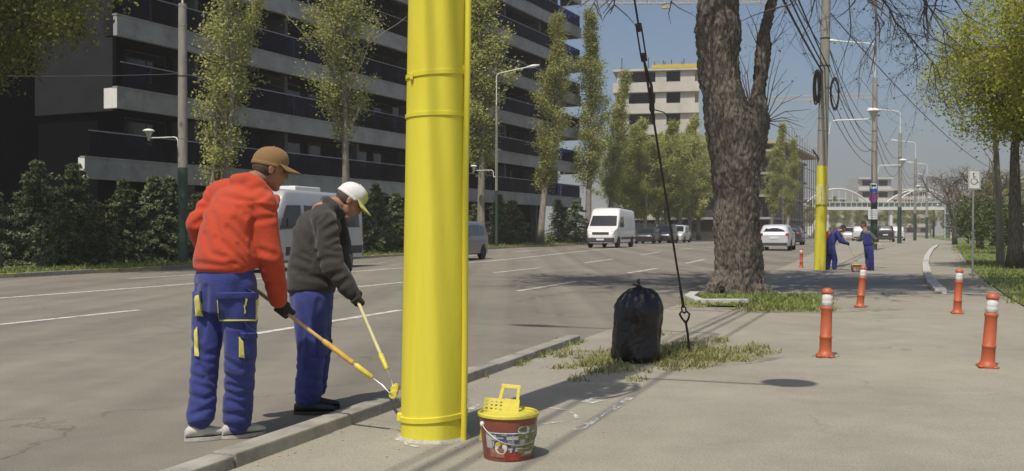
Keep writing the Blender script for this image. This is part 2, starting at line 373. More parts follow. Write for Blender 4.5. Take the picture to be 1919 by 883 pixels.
# ------------------------------------------------------------ poles and lamps
def disc_lamp(root, base, dirn, L=1.55, mat=None):
    """side arm with a saucer lamp: pipe rises out of the pole, runs out, lamp stands on its end"""
    mat = mat or M_WHITE; b = V(base); d = V(dirn); up = V((0, 0, 1))
    arc = [b + d * .16 + up * -.45, b + d * .2 + up * -.4, b + d * .22 + up * -.12, b + d * .28 + up * -.03, b + d * .38, b + d * L]
    m = MB(); m.tube(arc, .022, 8); m.bar(b + up * -.42 - d * .02, b + d * .2 + up * -.42, .05, .05); arm = m.build('lamp_arm', mat, root, True)
    e = b + d * L
    lamp = MB().lathe([(.03, -.1), (.04, -.09), (.05, .02), (.06, .04), (.15, .24), (.16, .25)], e, 20).build('lamp_shade', pbr('lamp_glass', (.62, .6, .55), .3, .05), root, True)
    MB().lathe([(.16, .25), (.225, .26), (.225, .275), (.17, .32), (.08, .35), (.02, .36)], e, 24).build('lamp_cap', mat, lamp, True)
def goose_lamp(root, base, dirn, rise=2.0, L=2.65, n=8):
    b = V(base); d = V(dirn); up = V((0, 0, 1))
    m = MB(); m.tube([b + up * -.9, b + up * (rise - .25), b + up * (rise - .08) + d * .06, b + up * rise + d * .22, b + up * (rise + .28) + d * (L - .55)], .035, n); m.build('lamp_bracket', M_WHITE, root, True)
    h0 = b + up * (rise + .26) + d * (L - .65); h1 = h0 + d * .85 + up * .1
    x, y = frame(h1 - h0); rs = []
    for k, (a, hh) in enumerate(((.05, .05), (.09, .07), (.15, .1), (.16, .1), (.12, .07), (.04, .04))):
        c = h0.lerp(h1, k / 5); rs.append([c + x * (a * math.cos(q * PI / 5)) + y * (hh * math.sin(q * PI / 5)) for q in range(10)])
    MB().rings(rs).build('lamp_head', M_WHITE, root, True)
def pole(name, loc, H, r0, r1, lean, secs, label, cat='utility pole', group=None, side=-1, straps=(), n=20, lamps=True, la=4.9):
    root = thing(name, loc, label, cat, group); lx = V((lean[0], lean[1], 0))
    ax = lambda z: V((0, 0, z)) + lx * z
    rr = lambda z: r0 + (r1 - r0) * z / H
    for nm, z0, z1, mt in secs:
        k = max(2, int((z1 - z0) / .5)); zs = [z0 + (z1 - z0) * i / k for i in range(k + 1)]
        MB().tube([ax(z) for z in zs], [rr(z) + (.003 if 'paint' in nm else 0) for z in zs], n).build(nm, mt, root, True)
    for z, mt in straps:
        m = MB(); m.tube([ax(z - .02), ax(z - .02 + .001), ax(z + .019), ax(z + .02)], [rr(z) + .004, rr(z) + .009, rr(z) + .009, rr(z) + .004], n, True); m.build('strap', mt, root, True)
    if lamps:
        disc_lamp(root, ax(la), RN * side); goose_lamp(root, ax(H), RN * -side)
    return root, ax, rr
# the big yellow pole in front
PB = gnd(808, 831) + V((-.0, .19, 0)); PB.z = 0
yp, yax, yrr = pole('utility_pole', PB, 10, .197, .15, (.013, .004), [('painted_shaft', -.05, 3.6, M_YEL), ('shaft', 3.6, 10, M_CONC)],
    'thick freshly painted bright yellow pole beside the paint bucket', group='utility poles along the street', n=48)
def strap(z, tilt, wd, proud, mat=M_YEL):
    rs = []; n = 48
    for dz, pr in ((-wd, .0), (-wd * .8, proud), (wd * .8, proud), (wd, .0)):
        rs.append([yax(z) + V((math.cos(a) * (yrr(z) + pr), math.sin(a) * (yrr(z) + pr), dz + tilt * math.cos(a))) for a in [k * 2 * PI / n for k in range(n)]])
    MB().rings(rs, False).build('strap', mat, yp, True)
strap(2.20, .012, .016, .011); strap(1.955, .004, .014, .010); strap(.135, .016, .018, .013)
m = MB(); m.box(yax(2.2) + V((-yrr(2.2) * .8, -.12, -.02)), (.02, .05, .04)); m.box(yax(2.2) + V((yrr(2.2) * .96, -.09, .03)), (.05, .03, .05)); m.build('strap_clamp', M_YEL, yp, bevel=.004)
m = MB(); m.box(yax(.135) + V((-.196, -.045, -.005)), (.045, .05, .045)); m.build('strap_clamp', M_YEL, yp, bevel=.005)
cd = MB(); pa = [yax(z) + V((.188 - .0028 * z + (.003 * math.sin(z * 3)), -.105, 0)) for z in np.linspace(0, 3.6, 30)]; cd.tube(pa, .019, 12); cd.build('conduit', M_YEL, yp, True)
m = MB(); m.tube([yax(z) + V((.196 - .0028 * z, -.105, 0)) for z in (3.6, 5, 7, 9.5)], .019, 8); m.build('upper_conduit', M_DSTEEL, yp, True)
rs = MB(); n = 40
ring = lambda r, z, j: [V((math.cos(a) * r * (1 + j * .05 * noise.noise(V((a * 3, z * 9, 2)))), math.sin(a) * r * (1 + j * .05 * noise.noise(V((a * 3, z * 9, 5)))), z)) for a in [k * 2 * PI / n for k in range(n)]]
rs.rings([ring(.228, .001, 2), ring(.214, .010, 2), ring(.202, .016, 1), ring(.18, .018, 0)], False).build('mortar_collar', pbr('mortar', (.4, .39, .36), .95, .25, 20, .8, 70), yp, True)
# pale drips and brush runs in the paint
dm = MB()
for _ in range(60):
    a = random.uniform(-PI, 0); z = random.uniform(.2, 2.6); r = yrr(z) + .0005; c = yax(z) + V((math.cos(a) * r, math.sin(a) * r, 0)); l = random.uniform(.006, .03)
    dm.tube([c + V((0, 0, l)), c, c - V((0, 0, .006))], [.0012, .0025, .001], 6)
dm.build('paint_runs', M_YEL, yp, True)
# second pole: concrete, yellow foot, posters, cable coils
P2 = far(1537, 33.3)
p2, ax2, rr2 = pole('utility_pole', P2, 10, .185, .14, (.022, 0), [('painted_shaft', -.05, 3.42, M_YEL), ('shaft', 3.42, 10, M_CONC)],
    'concrete pole with yellow painted foot beside the two blue overalled workers', group='utility poles along the street',
    straps=((4.6, M_STEEL), (5.0, M_STEEL), (6.7, M_DSTEEL), (7.6, M_DSTEEL)))
M_POST = pbr('sun_bleached_yellow_sheet', (.62, .57, .2), .8, .15, 12)
m = MB()
for x0, a0, a1 in ((.2, -2.9, -1.9), (.2, -1.8, -.5)):
    rs_ = [[ax2(z) + V((math.cos(a) * .215, math.sin(a) * .215, 0)) for a in np.linspace(a0, a1, 8)] for z in (2.15, 2.8)]
    m.rings(rs_, False, False)
m.build('poster', M_POST, p2, True)
def coil(c, r, hgt, n=4):
    m = MB()
    for k in range(n):
        o = V((random.uniform(-.05, .05), random.uniform(-.08, .02), random.uniform(-.05, .05))) * (1 + n / 12); m.tube([V(c) + o + V((math.cos(a) * r, .0, math.sin(a) * hgt)) for a in np.linspace(0, 2 * PI, 25)], .016, 6)
    return m
tag(coil(PB + yax(3.6) + V((.26, 0, 0)), .13, .6, 18).build('cable_coil', M_CABLE, None, True), 'hanging coil of black cable on the front yellow pole', 'cable coil')
tag(coil(P2 + ax2(6.0) + V((-.3, -.12, 0)), .08, .52, 6).build('cable_coil', M_CABLE, None, True), 'hanging coil of black cable on road side of concrete pole', 'cable coil')
tag(coil(P2 + ax2(5.75) + V((.27, -.12, 0)), .13, .5, 4).build('cable_coil', M_CABLE, None, True), 'looser loop of black cable on pavement side of concrete pole', 'cable coil')
m = MB(); m.bar(P2 - P2 + ax2(3.65) + V((-.15, -.1, 0)), ax2(3.95) + V((-.36, -.1, 0)), .05, .04); m.build('hook_bracket', M_DSTEEL, p2)
# receding poles with green feet
labs = ['concrete pole carrying the bus stop sign', 'green footed pole standing beyond the workers and bus stop', 'green footed pole on the kerb two poles past the bus stop', 'distant thin pole near the footbridge', 'farthest thin pole in front of footbridge']
P3 = None
for (u, Z, H), lb in zip(((1638, 59, 10), (1686, 92, 10), (1715, 124, 10), (1737, 156, 9.5), (1750, 188, 9.5)), labs):
    P = far(u, Z); k = pole('utility_pole', P, H, .19, .14, (.006, 0), [('painted_foot', -.05, 3.3, M_GREEN), ('shaft', 3.3, H, M_CONC)], lb, group='utility poles along the street', straps=((6.9, M_DSTEEL), (7.8, M_DSTEEL)), n=14)
    if P3 is None: P3 = P
PL = st(26.9 + 9.6, 24.4, .05); PL = far(343, 37.8, .05)
pole('utility_pole', PL, 9.7, .19, .15, (0, 0), [('painted_foot', -.05, 3.6, M_GREEN), ('shaft', 3.6, 9.7, M_CONC)], 'concrete pole with green foot in front of the spruce shrubs', group='utility poles along the street', side=1, straps=((9.6, M_STEEL), (8.9, M_STEEL), (4.7, M_STEEL), (7.0, M_DSTEEL)), la=4.75)
PR = far(931, 64, .05); pole('utility_pole', PR, 9.0, .1, .07, (0, 0), [('painted_foot', -.05, 3.6, M_GREEN), ('shaft', 3.6, 9.0, M_CONC)], 'slim pole with bracket lamp between two poplars by apartment block', group='utility poles along the street', side=1, n=14)
# overhead cables
def cable(a, b, sag, r=.012, label='', n=24):
    a, b = V(a), V(b); m = MB()
    m.tube([a.lerp(b, k / n) - V((0, 0, sag * 4 * (k / n) * (1 - k / n))) for k in range(n + 1)], r, 5)
    return tag(m.build('overhead_cable', M_CABLE, None, True), label, 'cable', 'overhead cables')
T1p = lambda z, o=0: PB + yax(z) + RN * o
T2p = lambda z, o=0: P2 + ax2(z) + RN * o
T3p = lambda z, o=0: P3 + V((0, 0, z)) + RN * o
P0 = PB - RD * 27
for z, o, sg, r in ((7.4, .12, .3, .03), (7.4, -.36, .3, .02), (7.5, -.04, .3, .022), (8.3, .3, .5, .016)):
    cable(P0 + V((0, 0, z)) + RN * o, T1p(z, o), .3, r, 'black cable running back from front yellow pole over the pavement')
    cable(T1p(z, o), T2p(z - .9, o * .5), sg, r, 'black cable strung from front yellow pole to second yellow pole')
for z, o, sg in ((8.2, .2, 1.0), (7.6, .15, 1.3), (7.2, -.15, 1.6), (6.8, .1, 1.9), (6.7, -.1, 1.2), (5.9, .1, .9)):
    cable(T2p(z, o), T3p(z - .9 if z > 6.7 else z - 1.0, o), sg * .6, .014, 'sagging black cable strung from second yellow pole to bus stop pole')
for (u0, Z0), (u1, Z1) in (((1638, 59), (1686, 92)), ((1686, 92), (1715, 124))):
    for z, sg in ((7.8, .9), (7.3, 1.2), (6.8, 1.5)): cable(far(u0, Z0, z), far(u1, Z1, z), sg, .016, 'sagging black cable strung between distant green footed poles')
cable(T2p(8.6), far(1900, 120, 8), 1.5, .02, 'thin cable crossing the sky towards the leafy right tree')
for z in (8.3, 8.0): cable(PL + V((0, 0, z)), PR + V((0, 0, z - .6)), .8, .014, 'thin cable strung in front of apartment block')
cable(PL + V((0, 0, 7.1)), PL + V((-22, -6, 7.6)), .6, .014, 'thin cable running left from the green footed pole')
# guy wire with turnbuckle and ground eye
AN = gnd(1295, 661); TOP = PB + yax(9.6)
gw = thing('guy_wire', AN, 'dark steel guy wire with turnbuckle anchored in the weeds', 'guy wire')
gd = (TOP - AN); GA = lambda f: gd * f
fv = lambda v: max(.001, min(1, next((f for f in np.linspace(0, .6, 1201) if (HOR - FPX * ((AN + gd * f).z - CAMH) / (AN + gd * f).y) < v), .6)))
f_eye, f_y1, f_y2, f_t1, f_t2 = fv(592), fv(205), fv(118), fv(108), fv(52)
x_, y_ = frame(gd)
m = MB(); m.tube([V((0, 0, -.1)), GA(f_eye * .5), GA(f_eye * .86)], .012, 8); m.build('anchor_rod', M_DSTEEL, gw, True)
c = GA(f_eye); gdn = gd.normalized(); hx = V((1, 0, 0))
m = MB(); m.tube([c - gdn * .09, c - gdn * .03 + hx * .035, c + gdn * .02 + hx * .05, c + gdn * .05 + hx * .025, c + gdn * .03, c + gdn * .05 - hx * .025, c + gdn * .02 - hx * .05, c - gdn * .03 - hx * .035, c - gdn * .09], .011, 8); m.build('anchor_eye', M_DSTEEL, gw, True)
m = MB(); m.tube([c + gdn * (.03 + .045 * (1 - math.cos(a))) + y_ * .0 + x_ * .022 * math.sin(a) for a in np.linspace(0, 2 * PI, 20)], .008, 6); m.tube([c + gdn * .1, c + gdn * .3], .016, 8); m.build('thimble', M_DSTEEL, gw, True)
m = MB(); m.tube([c + gdn * .1, GA(f_y1)], .0115, 8); m.build('lower_wire', M_DSTEEL, gw, True)
m = MB(); m.tube([GA(f_y1), GA(f_y2)], .012, 8); m.tube([GA(f_y1) - gdn * .05, GA(f_y1), GA((f_y1 + f_y2) / 2) + hx * .03, GA(f_y2)], [.016, .028, .014, .012], 8); m.tube([GA(f_y1), GA(f_y1) + hx * .11 - V((0, 0, .03)), GA(f_y1) + hx * .16 - V((0, 0, .08))], .006, 6); m.build('wire_clamp', M_DSTEEL, gw, True)
m = MB()
for s_ in (-1, 1): m.tube([GA(f_t1) + x_ * .024 * s_, GA(f_t2) + x_ * .024 * s_], .008, 6)
for f in (f_t1, f_t2): m.tube([GA(f) - gdn * .035, GA(f) + gdn * .035], .03, 10)
m.build('turnbuckle', M_DSTEEL, gw, True)
m = MB(); m.tube([GA(f_y2), GA(f_t1)], .01, 6); m.tube([GA(f_t2), GA(1)], .01, 6); m.build('upper_wire', M_DSTEEL, gw, True)
# grit swept against the kerb and scattered round the pole foot
m = MB()
for _ in range(200):
    p = st(random.uniform(3, 11), K0 - abs(random.gauss(0, .09)) - .01) if random.random() < .6 else PB + V((random.gauss(0, .5), random.gauss(-.1, .35), 0))
    r = random.uniform(.002, .007); p.z = .003; m.lathe([(r * .6, 0), (r, r * .5), (r * .4, r)], p, 5)
tag(m.build('grit', pbr('grit_stone', (.36, .34, .29), .9, .4, 60)), 'loose grit along the kerb and around the yellow pole', 'grit', kind='stuff')
# ------------------------------------------------------------ bollards
M_OR = pbr('orange_bollard_plastic', (.47, .105, .038), .5, .12, 6, .15, 40, dirt=((.36, .10, .05), 7))
M_REFL = pbr('white_reflective_band', (.66, .65, .62), .5, .08, 14, dirt=((.45, .42, .38), 12))
def bollard_meshes():
    b = MB().lathe([(.082, 0), (.085, .012), (.083, .03), (.066, .05), (.06, .075), (.058, .185), (.062, .19), (.064, .2), (.062, .21), (.057, .215), (.053, .465), (.058, .475), (.062, .49), (.058, .505), (.048, .51)], n=28).mesh('post')
    r = MB().lathe([(.048, .51), (.0515, .512), (.0515, .56), (.05, .565), (.0515, .57), (.0515, .632), (.048, .634)], n=28).mesh('reflective_band')
    c = MB().lathe([(.05, .634), (.058, .637), (.059, .65), (.052, .672), (.036, .688), (.012, .694)], n=28).mesh('cap')
    f = MB()
    for k in range(4): a = k * PI / 2 + .5; f.box((math.cos(a) * .085, math.sin(a) * .085, .014), (.05, .04, .02), (V((math.cos(a), math.sin(a), 0)), V((-math.sin(a), math.cos(a), 0)), V((0, 0, 1))))
    return b, r, c, f.mesh('base_lug')
BM_ = bollard_meshes()
for u, v, tx, ty, lb in ((1550, 671, .04, .02, 'orange bollard with grass at its foot, white band and rounded cap'), (1614, 577, .10, .03, 'orange bollard tilting in the tree shade before the workers'),
                         (1797, 589, .055, .0, 'orange bollard upright in dappled shade near right grass verge'), (1856, 691, .065, -.02, 'orange bollard with scuffed white band out in full sun on the pavement'), (1503, 502, .0, .0, 'small distant faded orange bollard by the road before second yellow pole')):
    o = thing('bollard', gnd(u, v) + V((0, .05, 0)), lb, 'bollard', 'orange bollards'); o.rotation_euler = (-ty, tx, random.uniform(0, 6) if False else 0)
    for nm, me, mt in zip(('post', 'reflective_band', 'cap', 'base_lug'), BM_, (M_OR, M_REFL, M_OR, M_OR)): link(nm, me, mt, o, True)
    if 1540 < u < 1560: blades('bollard_grass', [(gnd(u, v) + V((math.cos(a) * .1, math.sin(a) * .1 + .05, 0)), 5, .04) for a in np.linspace(0, 6.28, 9)], M_DRYG, (.03, .07), .004, .6, 'tiny dry grass around an orange bollard foot', 'grass')
# ------------------------------------------------------------ rubbish bag
BG = gnd(1200, 683) + V((0, .2, 0)); BG.z = 0
bag = thing('rubbish_bag', BG, 'full black plastic rubbish bag standing tied in the weeds', 'rubbish bag')
prof = [(.16, 0), (.225, .012), (.24, .05), (.24, .2), (.237, .35), (.235, .47), (.228, .54), (.205, .60), (.16, .66), (.10, .70), (.05, .715), (.025, .722), (.02, .735)]
nn_ = 72; rs = []; zs = np.linspace(0, 1, 60)
pz = np.cumsum([0] + [math.dist(prof[i], prof[i + 1]) for i in range(len(prof) - 1)]); pz /= pz[-1]
for f in zs:
    r = np.interp(f, pz, [p[0] for p in prof]); z = np.interp(f, pz, [p[1] for p in prof]); ring = []
    top = max(0, (z - .45) / .28)
    for k in range(nn_):
        a = k * 2 * PI / nn_; c, s_ = math.cos(a), math.sin(a)
        d = .035 * noise.noise(V((c * 1.2, s_ * 1.2, z * 2.2))) + .014 * noise.noise(V((c * 5, s_ * 5, z * 4 + 3))) + .01 * noise.noise(V((c * 9, s_ * 9, z * 14)))
        d += top * .55 * r * (.16 * noise.noise(V((c * 4 + 7, s_ * 4, z * 1.0)))) + .012 * top * math.sin(a * 13 + 2 * noise.noise(V((c, s_, 1)) * 2))
        rr_ = max(.006, r + d * min(1, r / .12)); ring.append(V((c * rr_ + .02 * z, s_ * rr_ * .92, z)))
    rs.append(ring)
mB, tB, bB = new_mat('black_bin_liner'); bB.inputs['Base Color'].default_value = (.006, .006, .007, 1); bB.inputs['Roughness'].default_value = .22
vB = coord(tB); bump(tB, bB, nz(tB, 7, 5, .5, vB, 2.0), .55, .03)
MB().rings(rs).build('sack', mB, bag, True)
m = MB(); m.tube([V((.012, 0, .725)), V((.014, 0, .75)), V((.008, 0, .775)), V((.016, .004, .80))], [.022, .012, .017, .006], 9); m.tube([V((.012, 0, .73)), V((-.04, 0, .745)), V((-.06, 0, .74))], [.012, .012, .003], 6); m.build('tied_neck', mB, bag, True)
# ------------------------------------------------------------ paint bucket and drip grid
BK = gnd(953, 868) + V((0, .14, 0)); BK.z = 0
bk = thing('paint_bucket', BK, 'open paint bucket with printed brown label and yellow smeared rim', 'bucket')
BR = lambda z: .135 + .028 * z / .235
M_CAN = pbr('brown_red_label', (.21, .062, .04), .35, .25, 9)
mc = MB(); mc.lathe([(.13, 0), (.136, .004), (.135, .01)] + [(BR(z), z) for z in np.linspace(.02, .235, 6)] + [(.168, .238), (.168, .25), (.163, .253), (.157, .25), (.153, .23), (.13, .03), (.002, .028)], n=48); mc.build('can', M_CAN, bk, True)
mr = MB(); mr.lathe([(.166, .236), (.171, .239), (.171, .252), (.164, .257), (.156, .252), (.155, .238)], n=48, cap=False); mr.build('rim', M_YELD, bk, True)
MB().lathe([(.1545, .243), (.08, .245), (.001, .244)], n=40).build('wet_paint', M_YELD, bk, True)
m = MB(); m.lathe([(.1535, .25), (.1525, .17)], n=40, cap=False); m.build('smeared_inside', M_YELD, bk, True)
def patch(a0, a1, z0, z1, mat, name, rad=None, ell=None, off=.0012):
    """piece of printed label lying on the curved can; ell makes it an ellipse"""
    m = MB()
    if ell:
        n = 22; pts = [((a0 + a1) / 2 + (a1 - a0) / 2 * math.cos(k * 2 * PI / n), (z0 + z1) / 2 + (z1 - z0) / 2 * math.sin(k * 2 * PI / n)) for k in range(n)]
        if ell == 'top': pts = [((a0 + a1) / 2 + (a1 - a0) / 2 * math.cos(q), (z0 + z1) / 2 + (z1 - z0) / 2 * math.sin(q)) for q in np.linspace(.1, PI - .1, n)]
        m.v = [(math.cos(a) * (BR(z) + off), math.sin(a) * (BR(z) + off), z) for a, z in pts]; m.f = [tuple(range(n))]
    else:
        k = 10; m.rings([[V((math.cos(a) * (BR(z) + off), math.sin(a) * (BR(z) + off), z)) for a in np.linspace(a0, a1, k)] for z in (z0, z1)], False, False)
    return m.build(name, mat, bk)
A = lambda u: -PI / 2 + math.asin(max(-1, min(1, (u - 953) / 53)))   # angle round the can for a place across its front
pm = lambda n, c: pbr('label_' + n, c, .35, .35, 40)
patch(A(912), A(998), .06, .165, pm('navy', (.08, .085, .14)), 'label_photo')
patch(A(972), A(1003), .03, .2, pm('olive', (.17, .17, .05)), 'label_panel', off=.0018)
patch(A(917), A(948), .028, .075, pm('salmon', (.30, .14, .1)), 'label_panel', off=.002)
patch(A(945), A(980), .012, .05, pm('red', (.26, .04, .028)), 'label_panel', off=.0022)
patch(A(911), A(922), .075, .16, pm('pale', (.4, .38, .36)), 'label_panel', off=.002)
patch(A(927), A(951), .045, .118, pm('cream', (.62, .58, .46)), 'label_badge', ell=1, off=.003)
patch(A(928), A(950), .055, .116, pm('yellow', (.6, .47, .05)), 'label_badge', ell='top', off=.0036)
patch(A(970), A(992), .155, .2, pm('silver', (.5, .5, .52)), 'label_emblem', ell=1, off=.003)
patch(A(976), A(987), .168, .185, pm('slate', (.13, .14, .17)), 'label_emblem', ell='top', off=.0036)
patch(A(915), A(1003), .158, .164, pm('line', (.55, .58, .62)), 'label_stripe', off=.0026)
for (u0, u1, z0, z1) in ((950, 972, .125, .145), (952, 965, .1, .12), (958, 975, .085, .1), (966, 972, .06, .082), (953, 962, .07, .08), (975, 985, .1, .125), (980, 994, .07, .075), (920, 930, .12, .15), (930, 944, .13, .14), (923, 926, .085, .115), (960, 963, .11, .15), (984, 990, .13, .15), (968, 980, .075, .08), (940, 950, .148, .155), (956, 960, .055, .07), (986, 999, .04, .055)):
    patch(A(u0), A(u1), z0, z1, pm('grey%d' % (u0 % 3), ((.32, .32, .33), (.25, .25, .22), (.42, .41, .38))[u0 % 3]), 'label_detail', off=.003)
m = MB(); q = []
for k in np.linspace(0, PI, 24): q.append(V((-.164 * math.cos(k), -.168 * math.sin(k) * .75 - .0, .2 - .105 * math.sin(k))))
rot = Matrix.Rotation(R(28), 3, 'Z'); q = [rot @ p for p in q]
q = [p if V((p.x, p.y, 0)).length > BR(p.z) + .004 else V((p.x, p.y, 0)).normalized() * (BR(p.z) + .004) + V((0, 0, p.z)) for p in q]
m.tube(q, .003, 8); m.build('wire_handle', M_STEEL, bk, True)
m = MB()
for p in (q[0], q[-1]): m.lathe([(.014, -.006), (.014, .004), (.004, .01)], p, 12, V((p.x, p.y, 0)).normalized())
m.build('handle_lug', M_WHITE, bk, True)
# yellow drip grid standing in the bucket
gr = thing('drip_grid', BK + V((-.05, .045, .2)), 'yellow plastic roller drip grid with handle standing in paint bucket', 'drip grid')
gr.rotation_euler = (R(-16), R(4), R(-10))
W, H0 = .2, .125; m = MB(); rows, cols = 5, 7; bw = .014
for i in range(rows + 1):
    z = .008 + i * (.10 / rows) + .0; m.box((0, 0, z), (W, .006, bw * (1.2 if i in (0, rows) else .8)))
for j in range(cols + 1):
    x = -W / 2 + bw / 2 + j * (W - bw) / cols; m.box((x, 0, .058), (bw, .0072, .116))
m.box((0, 0, -.06), (W, .006, .13)); m.box((.06, -.0005, .06), (.085, .0085, .12))
m.build('grid_plate', M_YELD, gr)
m = MB(); m.hexa([V((-.02, -.004, .112)), V((.0, -.004, .112)), V((.0, .004, .112)), V((-.02, .004, .112)), V((-.008, -.004, .185)), V((.01, -.004, .185)), V((.01, .004, .185)), V((-.008, .004, .185))])
m.box((.09, 0, .148), (.018, .008, .075)); m.box((.045, 0, .19), (.11, .0084, .022)); m.build('grid_handle', M_YELD, gr, bevel=.003)
# ------------------------------------------------------------ trees
def leaf_mesh(name, P, size, asp=.42):
    P = np.asarray(P, float); n = len(P); nn = np.random.normal(size=(n, 3)) * .75 + np.array([-.25, -.5, .75]); nn /= np.linalg.norm(nn, axis=1)[:, None]   # leaves turn towards the light
    a = np.random.normal(size=(n, 3)); a[:, 2] -= .5; a -= nn * (a * nn).sum(1)[:, None]; a /= np.linalg.norm(a, axis=1)[:, None]; b = np.cross(nn, a)
    s = size * np.random.uniform(.6, 1.35, n)[:, None]
    v = np.empty((n, 4, 3)); v[:, 0] = P - a * s * .6; v[:, 1] = P + b * s * asp; v[:, 2] = P + a * s * .6; v[:, 3] = P - b * s * asp
    me = bpy.data.meshes.new(name); me.from_pydata(v.reshape(-1, 3).tolist(), [], np.arange(n * 4).reshape(n, 4).tolist()); return me
def wander(p, d, L, segs, jit, up=0.0):
    pts = [V(p)]; d = V(d).normalized()
    for i in range(segs):
        d = (d + V((random.gauss(0, jit), random.gauss(0, jit), random.gauss(0, jit) + up))).normalized(); pts.append(pts[-1] + d * (L / segs))
    return pts
def poplar(H, wid, clear, leaves, seed, lsize=.17, stems=1, dens=1.0, spread=.30, tr=.17):
    """upright poplar: trunk, steep limbs, small leaves along them; returns (wood, leaves) meshes"""
    random.seed(seed); np.random.seed(seed); m = MB(); P = []; twigs = []
    for k in range(stems):
        a = random.uniform(0, 2 * PI); off = V((math.cos(a), math.sin(a), 0)) * (.22 if stems > 1 else 0)
        d0 = V((off.x * .35, off.y * .35, 1)); hh = H * (1 if k == 0 else random.uniform(.7, .95))
        tk = wander(off, d0, hh, 14, .035, .02); m.tube(tk, [tr * (1 - .9 * i / 14) ** .9 * (1.35 if i == 0 else 1) / (1 if stems == 1 else 1.5) for i in range(15)], 9)
        nb = int(hh * 3.0 / stems ** .5)
        for i in range(nb):
            f = clear + (1 - clear) * ((i + random.random()) / nb) ** 1.05; j = min(13, int(f * 14)); p = tk[j].lerp(tk[j + 1], f * 14 - j)
            e = math.sin(min(1, (f - clear) / (1 - clear) * 1.15 + .12) * PI) ** .7; L = max(.5, wid * e * random.uniform(1.3, 2.3)); a = random.uniform(0, 2 * PI)
            sp_ = spread * random.uniform(.7, 1.4); br = wander(p, V((math.cos(a) * sp_, math.sin(a) * sp_, .9)), L, 6, .08, .06)
            m.tube(br, [.035 * (1 - .9 * q / 6) + .006 for q in range(7)], 5); twigs.append(br)
            for _ in range(3):
                q = random.randint(1, 5); tw = wander(br[q], V((random.gauss(0, .6), random.gauss(0, .6), .8)), L * .35, 4, .12, .05); m.tube(tw, [.012, .01, .008, .006, .004], 3); twigs.append(tw)
    clump = []
    while len(P) < leaves:
        b = random.choice(twigs); i = random.randint(1, len(b) - 2); c = b[i].lerp(b[i + 1], random.random())
        for _ in range(random.randint(4, 12)): P.append((c.x + random.gauss(0, .2), c.y + random.gauss(0, .2), c.z + random.gauss(0, .22)))
    return m.mesh('trunk'), leaf_mesh('crown', P, lsize)
def put_tree(name, ms, mats, loc, label, group, rz=0, sc=(1, 1, 1), cat='tree'):
    o = thing(name, loc, label, cat, group, rz); o.scale = sc
    link('trunk', ms[0], mats[0], o, True); link('crown', ms[1], mats[1], o); return o
PA = poplar(15.5, 1.35, .20, 19000, 3, .09, stems=3, spread=.28)
PBt = poplar(13, 2.2, .36, 15000, 5, .095, spread=.5, tr=.2)
PC = poplar(18, 1.7, .22, 23000, 9, .11, spread=.4, tr=.22)
PD = poplar(18, 1.65, .21, 21000, 12, .11, spread=.4, tr=.22, stems=1)
PE = poplar(14, 2.9, .13, 34000, 21, .125, spread=.7, tr=.2)
pg = 'street trees along the far verge'; PM = (M_PBARK, M_LPOP)
put_tree('poplar_tree', PA, PM, far(408, 40.5, .05), 'bushy many stemmed poplar beside the green footed pole', pg, .4, (1.05, 1.05, 1.0))
put_tree('poplar_tree', PBt, PM, far(641, 49, .05), 'poplar with bare pale trunk and spreading crown behind minibus', pg, 1.9, (1.15, 1.15, 1.05))
put_tree('poplar_tree', PC, PM, far(903, 66, .05), 'tall poplar just behind the thick yellow pole', pg, 0, (1.25, 1.25, 1.1))
put_tree('poplar_tree', PD, PM, far(1013, 77, .05), 'poplar with forked pale trunk before the end balconies', pg, 2.4, (1.25, 1.25, .98))
put_tree('poplar_tree', PC, PM, far(1101, 90, .05), 'poplar rising behind the white van', pg, 2.2, (1.4, 1.4, 1.12))
put_tree('poplar_tree', PD, PM, far(1140, 104, .05), 'slimmer poplar next past the white van', pg, .9, (1.2, 1.2, .95))
for u, Z, sc, rz, lb in ((1188, 112, .98, 0, 'rounded tree between the white van and construction site'), (1232, 122, .95, 1, 'rounded tree over the parked dark cars'), (1272, 126, 1.08, 2.2, 'rounded tree in front of pale concrete construction'), (1310, 130, 1.1, 4, 'rounded tree half hidden by the big bare trunk'), (1208, 108, .9, 3.1, 'fuller rounded tree just right of the white van roof'), (1252, 112, .95, 5.2, 'fuller rounded tree before the lower storeys of pale construction'), (1292, 117, .98, .6, 'fuller rounded tree behind the pale parked car'), (1168, 116, .95, 2.8, 'rounded tree directly behind the white van cab')):
    put_tree('young_tree', PE, PM, far(u, Z, .05), lb, pg, rz, (sc * (1.25 + .2 * math.sin(u)), sc * 1.3, sc * (.93 + .1 * math.cos(u * 3))))
for u, Z, lb in ((1446, 120, 'tree in front of the scaffolded building corner'), (1475, 128, 'slender tree beside the scaffolded building corner'), (1415, 125, 'tree seen just past the big bare trunk')):
    put_tree('poplar_tree', PD, PM, far(u, Z, .05), lb, pg, Z, (.95, .95, .75 if u != 1475 else .7))
